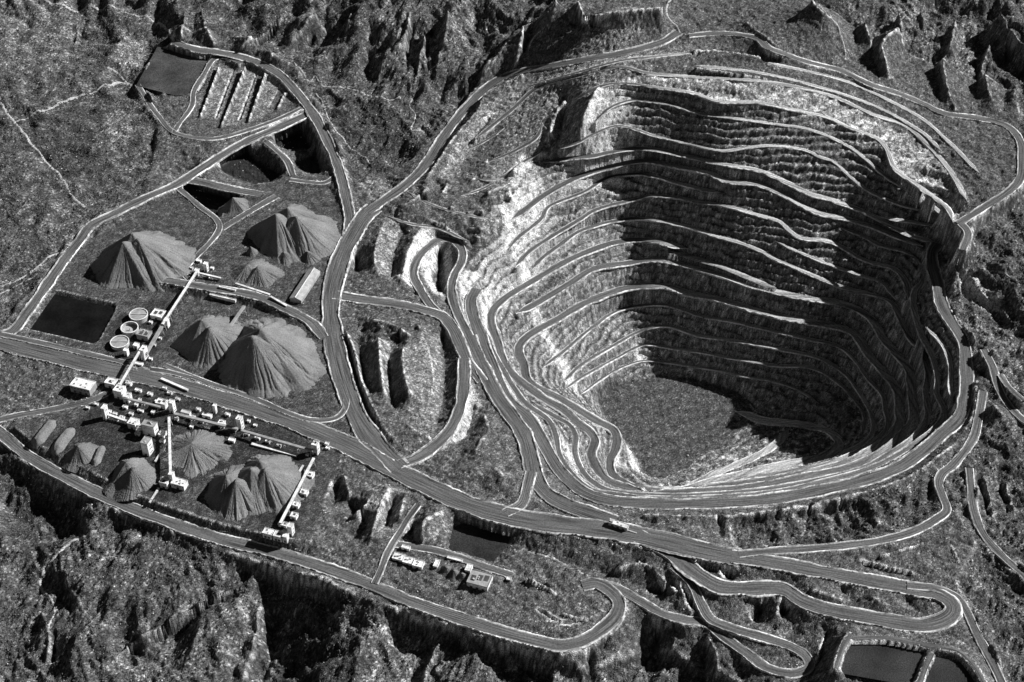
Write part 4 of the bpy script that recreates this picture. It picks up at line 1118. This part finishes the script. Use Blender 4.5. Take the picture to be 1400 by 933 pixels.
def tank(label, u, v, r, Hh, kind):
    t = thing('storage_tank', label, 'tank', top_at(u, v, Hh), 0, 'round tanks beside the black pond')
    MB().ring(r-0.5, r, -1, Hh).build('wall', MT['concrete'], t)
    MB().ring(r-0.9, r+0.6, Hh-0.5, Hh+0.5).build('rim', MT['white'], t)
    if kind == 'open':
        MB().cone(r-0.6, -1, 1.0, top=r-0.7).build('floor', MT['concrete'], t)
        MB().cone(1.2, 0, Hh*0.8, 12, 1.0).build('centre_column', MT['steel'], t)
    else:
        MB().cone(r-0.95, Hh-1.0, Hh+0.1, top=0.6).build('roof', MT['grey'], t)
        MB().beam((-r+1, 0, Hh+0.5), (r-1, 0, Hh+0.5), 1.2, 0.6).build('walkway', MT['steel'], t)
    return t

# ------------------------------------------------------------------ stockpiles
stockpile('largest gravel stockpile, northwest corner of the plant below the perimeter road', [(180, 318), (168, 331), (188, 326)], 92, seed=3)
stockpile('tall stockpile with a single peak beside the wide haul road junction', [(393, 284), (377, 292), (405, 296)], 80, seed=5)
stockpile('smaller pointed stockpile south of the embankment, next to the stacker conveyor', [(275, 437), (286, 448)], 68, seed=8)
stockpile('very large pointed stockpile between the curved embankment road and the main road', [(356, 450), (345, 460)], 104, seed=12)
stockpile('pointed stockpile just left of the long straight conveyor to the lower road', [(355, 630), (343, 640), (362, 642)], 68, seed=15)
stockpile('twin stockpile with its shaded side towards the white crusher house', [(309, 650), (322, 657)], 58, seed=17)
stockpile('small round stockpile just below the tall grey-roofed tower', [(172, 632), (180, 640)], 38, seed=21)
stockpile('small low stockpile between the spoil heaps and the round stockpile', [(106, 610)], 31, seed=24)
stockpile('low wide fan-shaped heap right of the vertical conveyor', [(262, 606)], 62, 17, seed=27)
stockpile('low rounded heap below the small sharp cone', [(338, 362), (352, 366)], 44, 22, seed=30)
stockpile('tiny sharp pale cone of rock above the low rounded heap', [(342, 337)], 13, 17, seed=33)
stockpile('low heap left of the long gabled shed', [(388, 345)], 26, 14, seed=36)
stockpile('dark heap right beside the wide haul road above the long gabled shed', [(420, 344)], 25, 15, seed=39)
stockpile('heap tipped into the dark basin between two flat banks', [(318, 270)], 30, 26, seed=42)
windrow('long spoil heap nearest the corner of the lower road', [(74, 574), (60, 592), (46, 611)], 26, 9, 3)
windrow('second long spoil heap, next to the low dark stockpile', [(101, 585), (86, 602), (74, 622)], 26, 10, 4)
windrow('short spoil heap left of the small round stockpile', [(141, 609), (135, 622), (129, 638)], 18, 8, 5)

# ------------------------------------------------------------------ tanks
tank('covered round tank, upper one, beside the white frame building', 189.3, 429.6, 17.5, 11, 'covered')
tank('open round tank with a deep shadow inside', 177, 447.6, 16.5, 8, 'open')
tank('covered round tank, lowest one, nearest the main road', 163.5, 467, 17.5, 9, 'covered')

# ------------------------------------------------------------------ buildings of the plant
B = building
B('warehouse', 'long white-roofed warehouse beside the main road, left end of the plant', 'warehouse', 113, 524.5, 41, 24, 15, vents=5, doors=3, bays=6, wm='grey')
B('plant_building', 'white building with open roof frame where the long conveyor lands', 'building', 152, 521, 20, 16, 11, hatches=1, vents=2)
B('plant_building', 'bulky white screen house right of the conveyor landing', 'building', 163, 531, 17, 17, 19, vents=4)
B('plant_building', 'narrow white annex leaning on the bulky screen house', 'building', 173.5, 540, 11, 13, 14, vents=1)
B('silo_tower', 'slender white tower at the left end of the conveyor gallery', 'tower', 142, 556, 6, 12, 30)
B('plant_building', 'squat white block left of the tall grey-roofed house', 'building', 182, 576, 16, 16, 13, vents=3)
B('crusher_house', 'tall grey-roofed house with a bright white end wall', 'building', 204, 579, 24, 14, 25, rm='grey', hatches=1, vents=2)
B('silo_tower', 'tall square tower with grey roof below the crusher house', 'tower', 199.5, 602, 13, 17, 31, rm='grey', vents=1)
B('plant_building', 'white transfer house with two dark roof openings, middle of the plant', 'building', 221, 549, 19, 13, 13, hatches=2)
B('silo_tower', 'white tower joined to the transfer house with roof openings', 'tower', 234, 549, 9, 10, 25, vents=1)
B('silo_tower', 'tall white tower halfway along the row of conveyors', 'tower', 327, 571, 9, 11, 28, vents=1)
B('silo_tower', 'thin white tower left of the tall halfway tower', 'tower', 293, 554, 5, 6, 19)
B('plant_building', 'low white shed at the foot of the thin tower', 'shed', 283, 567, 17, 7, 7)
B('plant_building', 'small white house between thin tower and tall halfway tower', 'building', 303, 577, 11, 9, 11, vents=2)
B('plant_building', 'open steel frame house right of the transfer tower', 'building', 254, 563, 17, 7, 9, legs=True, rm='steel')
B('plant_building', 'low white hut under the conveyor below the tall halfway tower', 'hut', 317, 601, 11, 7, 6)
B('plant_building', 'white house with roof hatch at the foot of the vertical conveyor', 'building', 225, 657, 14, 13, 14, hatches=1)
B('silo_tower', 'white tower where the vertical conveyor ends', 'tower', 234, 647, 7, 9, 25)
B('plant_building', 'wide white-roofed house right of the vertical conveyor', 'building', 245, 659, 25, 15, 11, vents=5, bays=5)
B('transfer_tower', 'bright white transfer tower at the right end of the conveyor row', 'tower', 431, 606, 10, 11, 25, vents=2, hatches=1)
B('plant_building', 'white pump house nearest the bright transfer tower', 'building', 424, 648, 12, 12, 8, hatches=1)
B('plant_building', 'white square house second down beside the straight conveyor', 'building', 416, 672, 12, 11, 8, vents=3)
B('plant_building', 'pale square house third down beside the straight conveyor', 'building', 405, 689, 11, 10, 7, vents=2)
B('plant_building', 'pale house fourth down beside the straight conveyor', 'building', 402, 704, 11, 10, 7, hatches=1)
B('plant_building', 'low white house under the lower end of the straight conveyor', 'building', 387, 716, 14, 8, 6, hatches=2)
B('silo_tower', 'white tower beside the lower road at the straight conveyor end', 'tower', 397, 718, 8, 10, 22)
B('loading_shed', 'left loading shed at the lower road', 'shed', 367, 729, 16, 12, 11, vents=2, doors=2)
B('loading_shed', 'right loading shed at the lower road', 'shed', 381, 732.5, 15, 12, 11, hatches=1, doors=2)
B('silo_tower', 'short white tower joined to the right loading shed', 'tower', 391, 737, 8, 9, 14)
B('screen_house', 'grey many-sided screen house right of the tanks', 'building', 197, 455, 24, 18, 12, rm='grey', hatches=2, vents=2, wm='grey')
B('plant_building', 'white frame building with open roof right of the upper tank', 'building', 216, 428, 23, 21, 9, hatches=2)
B('silo_tower', 'white tower at the corner of the open-roofed frame building', 'tower', 227, 437, 8, 9, 18)
B('silo_tower', 'tall bright white tower below the grey screen house', 'tower', 195.5, 476, 8, 15, 25, vents=1)
B('plant_building', 'small white frame left of the tall bright tower', 'building', 186, 471, 9, 9, 11, legs=True)
B('plant_building', 'white pump house under the lowest tank', 'building', 172, 478, 7, 8, 14)
B('plant_building', 'long low white platform at the edge of the main road', 'platform', 186, 496, 27, 6, 4, doors=0)
B('silo_tower', 'slim white tower on the yard above the embankment road', 'tower', 281, 360, 7, 8, 20)
B('plant_building', 'low white cabin left of the slim tower on the upper yard', 'hut', 272, 356, 9, 6, 5)
B('silo_tower', 'short white head house at the top of the long conveyor', 'tower', 269, 369, 8, 8, 13)
B('plant_building', 'long low white wall-like shed along the upper side of the embankment', 'shed', 311, 394, 35, 4, 4, doors=0)
B('plant_building', 'long low white shed along the lower side of the embankment', 'shed', 304, 403, 56, 4, 5, doors=0)
B('plant_building', 'left of three white-roofed workshop sheds in the lower compound', 'shed', 545, 761, 18, 13, 7, vents=4)
B('plant_building', 'middle of three white-roofed workshop sheds in the lower compound', 'shed', 558.5, 766, 17, 13, 7, vents=4)
B('plant_building', 'right of three white-roofed workshop sheds in the lower compound', 'shed', 572, 770.5, 17, 13, 7, vents=3)
B('workshop', 'big grey-roofed workshop with white end wall in the lower compound', 'workshop', 656, 791, 36, 28, 12, rm='grey', hatches=3, vents=3, doors=3)
B('plant_building', 'small white house against the big grey-roofed workshop', 'building', 641, 776, 9, 14, 9)
cr = at(870, 727, 0)-at(827, 713, 0)
crs = B('crusher_station', 'white crusher station standing alone on the main haul road', 'building', 846, 716, 34, 9, 8, vents=2, doors=3, wm='concrete', rz=math.atan2(cr[1], cr[0]))
MB().box(-13, 0.3, 7.8, 6, 6, 3).build('hopper', MT['concrete'], crs)
MB().box(25, -2, -1, 16, 2.5, 3).build('ramp_wall', MT['concrete'], crs)
sh = at(430, 369, 12)-at(404, 409, 12)
B('long_shed', 'long gabled shed with a white ridge beside the wide haul road', 'shed', 417, 389, float(np.linalg.norm(sh)), 24, 9, roof='gable', rm='grey', wm='grey', doors=0, rz=math.atan2(sh[1], sh[0]))

B('plant_building', 'low white shed across the lane above the three workshop sheds', 'shed', 555, 748, 14, 6, 5)
B('plant_building', 'pale square store between the workshop sheds and the big workshop', 'building', 597, 770, 7, 15, 6)
B('plant_building', 'low pale store along the lane above the big grey-roofed workshop', 'shed', 622, 764, 26, 5, 4, doors=3)
B('plant_building', 'small white house at the right end of the lower compound', 'hut', 696, 791, 7, 6, 4)
stockpile('left of three small heaps in the bins between store and big workshop', [(609, 775)], 11, 8, 'small heaps in the lower compound bins', seed=61)
stockpile('middle of three small heaps in the bins between store and big workshop', [(620, 780)], 11, 8, 'small heaps in the lower compound bins', seed=62)
stockpile('right of three small heaps in the bins between store and big workshop', [(631, 784)], 11, 8, 'small heaps in the lower compound bins', seed=63)

# small huts that nothing tells apart
for u, v, l_, w_, h_ in [(196, 551, 6, 4, 4), (191, 546, 5, 4, 4), (214, 548, 5, 4, 4), (186, 553, 6, 5, 4), (157, 565, 7, 4, 4), (150, 562, 5, 5, 5), (167, 570, 9, 4, 4), (276, 576, 6, 4, 4), (340, 575, 5, 4, 4), (349, 581, 6, 4, 3.5), (262, 366, 5, 4, 4), (330, 372, 4, 4, 4), (420, 621, 5, 4, 4), (448, 612, 6, 5, 4), (262, 583, 6, 4, 4), (209, 563, 6, 5, 5), (352, 369, 4, 4, 3), (374, 372, 4, 4, 3), (176, 523, 10, 7, 7), (189, 533, 12, 5, 5), (205, 538, 9, 6, 5), (192, 561, 11, 4, 4), (171, 556, 9, 5, 5), (158, 573, 8, 5, 5), (188, 592, 9, 6, 5), (222, 592, 11, 12, 7), (222, 602, 9, 6, 5), (263, 570, 10, 7, 6), (271, 559, 8, 5, 5), (311, 566, 9, 5, 5), (338, 592, 8, 6, 5), (352, 598, 9, 5, 5), (366, 603, 8, 5, 5), (381, 609, 8, 5, 5), (447, 606, 6, 6, 5), (131, 552, 9, 4, 3.5), (120, 557, 6, 4, 3.5), (179, 565, 7, 5, 5), (243, 545, 8, 4, 4), (232, 537, 9, 4, 4), (225, 530, 7, 4, 4), (241, 572, 7, 5, 5), (206, 440, 6, 5, 4), (232, 427, 7, 4, 4), (206, 490, 6, 4, 4), (219, 462, 5, 4, 4), (211, 471, 6, 4, 4), (290, 366, 6, 5, 4), (284, 377, 7, 4, 4)]:
    B('hut', 'small white equipment hut among the larger plant buildings', 'hut', u, v, l_, w_, h_, doors=1, vents=int(l_ > 7), group='small equipment huts of the plant')

# ------------------------------------------------------------------ conveyors
C = conveyor
C('long sloping conveyor crossing over the embankment road to the white corner tower', (269, 371, 14), (222, 443, 20), 4)
C('dark covered conveyor running down past the grey screen house', (221, 446, 17), (199, 484, 12), 6, rm='grey')
C('high conveyor on trestles crossing over the main road', (192, 478, 24), (163, 527, 19), 3.6)
C('short conveyor from the head house on the upper yard', (272, 373, 11), (302, 380, 7), 3.2)
C('straight conveyor along the upper edge of the embankment', (322, 387, 6), (369, 403, 6), 3.2)
C('last stretch of conveyor running down beside the curved embankment', (370, 405, 6), (392, 418, 4), 3.2)
C('stacker conveyor sloping over the pile beside the small pointed stockpile', (334, 418, 20), (300, 466, 9), 5, rm='grey')
C('conveyor gallery from the transfer house to the tall halfway tower', (238, 565, 14), (325, 586, 14), 4.5, rm='grey')
C('conveyor gallery from the tall halfway tower to the bright transfer tower', (330, 588, 14), (428, 616, 15), 4, rm='grey')
C('vertical-looking conveyor from the transfer house to the lower white tower', (231, 570, 18), (233, 645, 20), 4)
C('long straight white conveyor between bright transfer tower and lower road', (429, 626, 17), (383, 715, 12), 4)
C('conveyor gallery over the upper row from screen house to transfer house', (168, 543, 14), (219, 556, 11), 3.6, rm='grey')
C('conveyor gallery from slender tower to squat white block', (146, 566, 10), (178, 577, 8), 3.6)
C('low white pipe rack beside the main road', (220, 517, 5), (257, 533, 5), 4, name='pipe_rack')
C('small boom conveyor hanging below the lower white house', (217, 667, 5), (205, 689, 3.5), 3)
C('boom conveyor at the foot of the small round stockpile', (196, 658, 6), (177, 680, 3.5), 3)
C('low ladder-like pipe rack under the right conveyor gallery', (344, 606, 4), (406, 622, 4), 6, name='pipe_rack')
C('short loading conveyor left of the straight white conveyor', (415, 636, 7), (398, 662, 4), 4)
C('reclaim conveyor rising beside the square tower', (225, 611, 8), (212, 631, 3.6), 3)
C('covered conveyor from squat block into the tall grey-roofed house', (187, 580, 10), (199, 583, 16), 4)
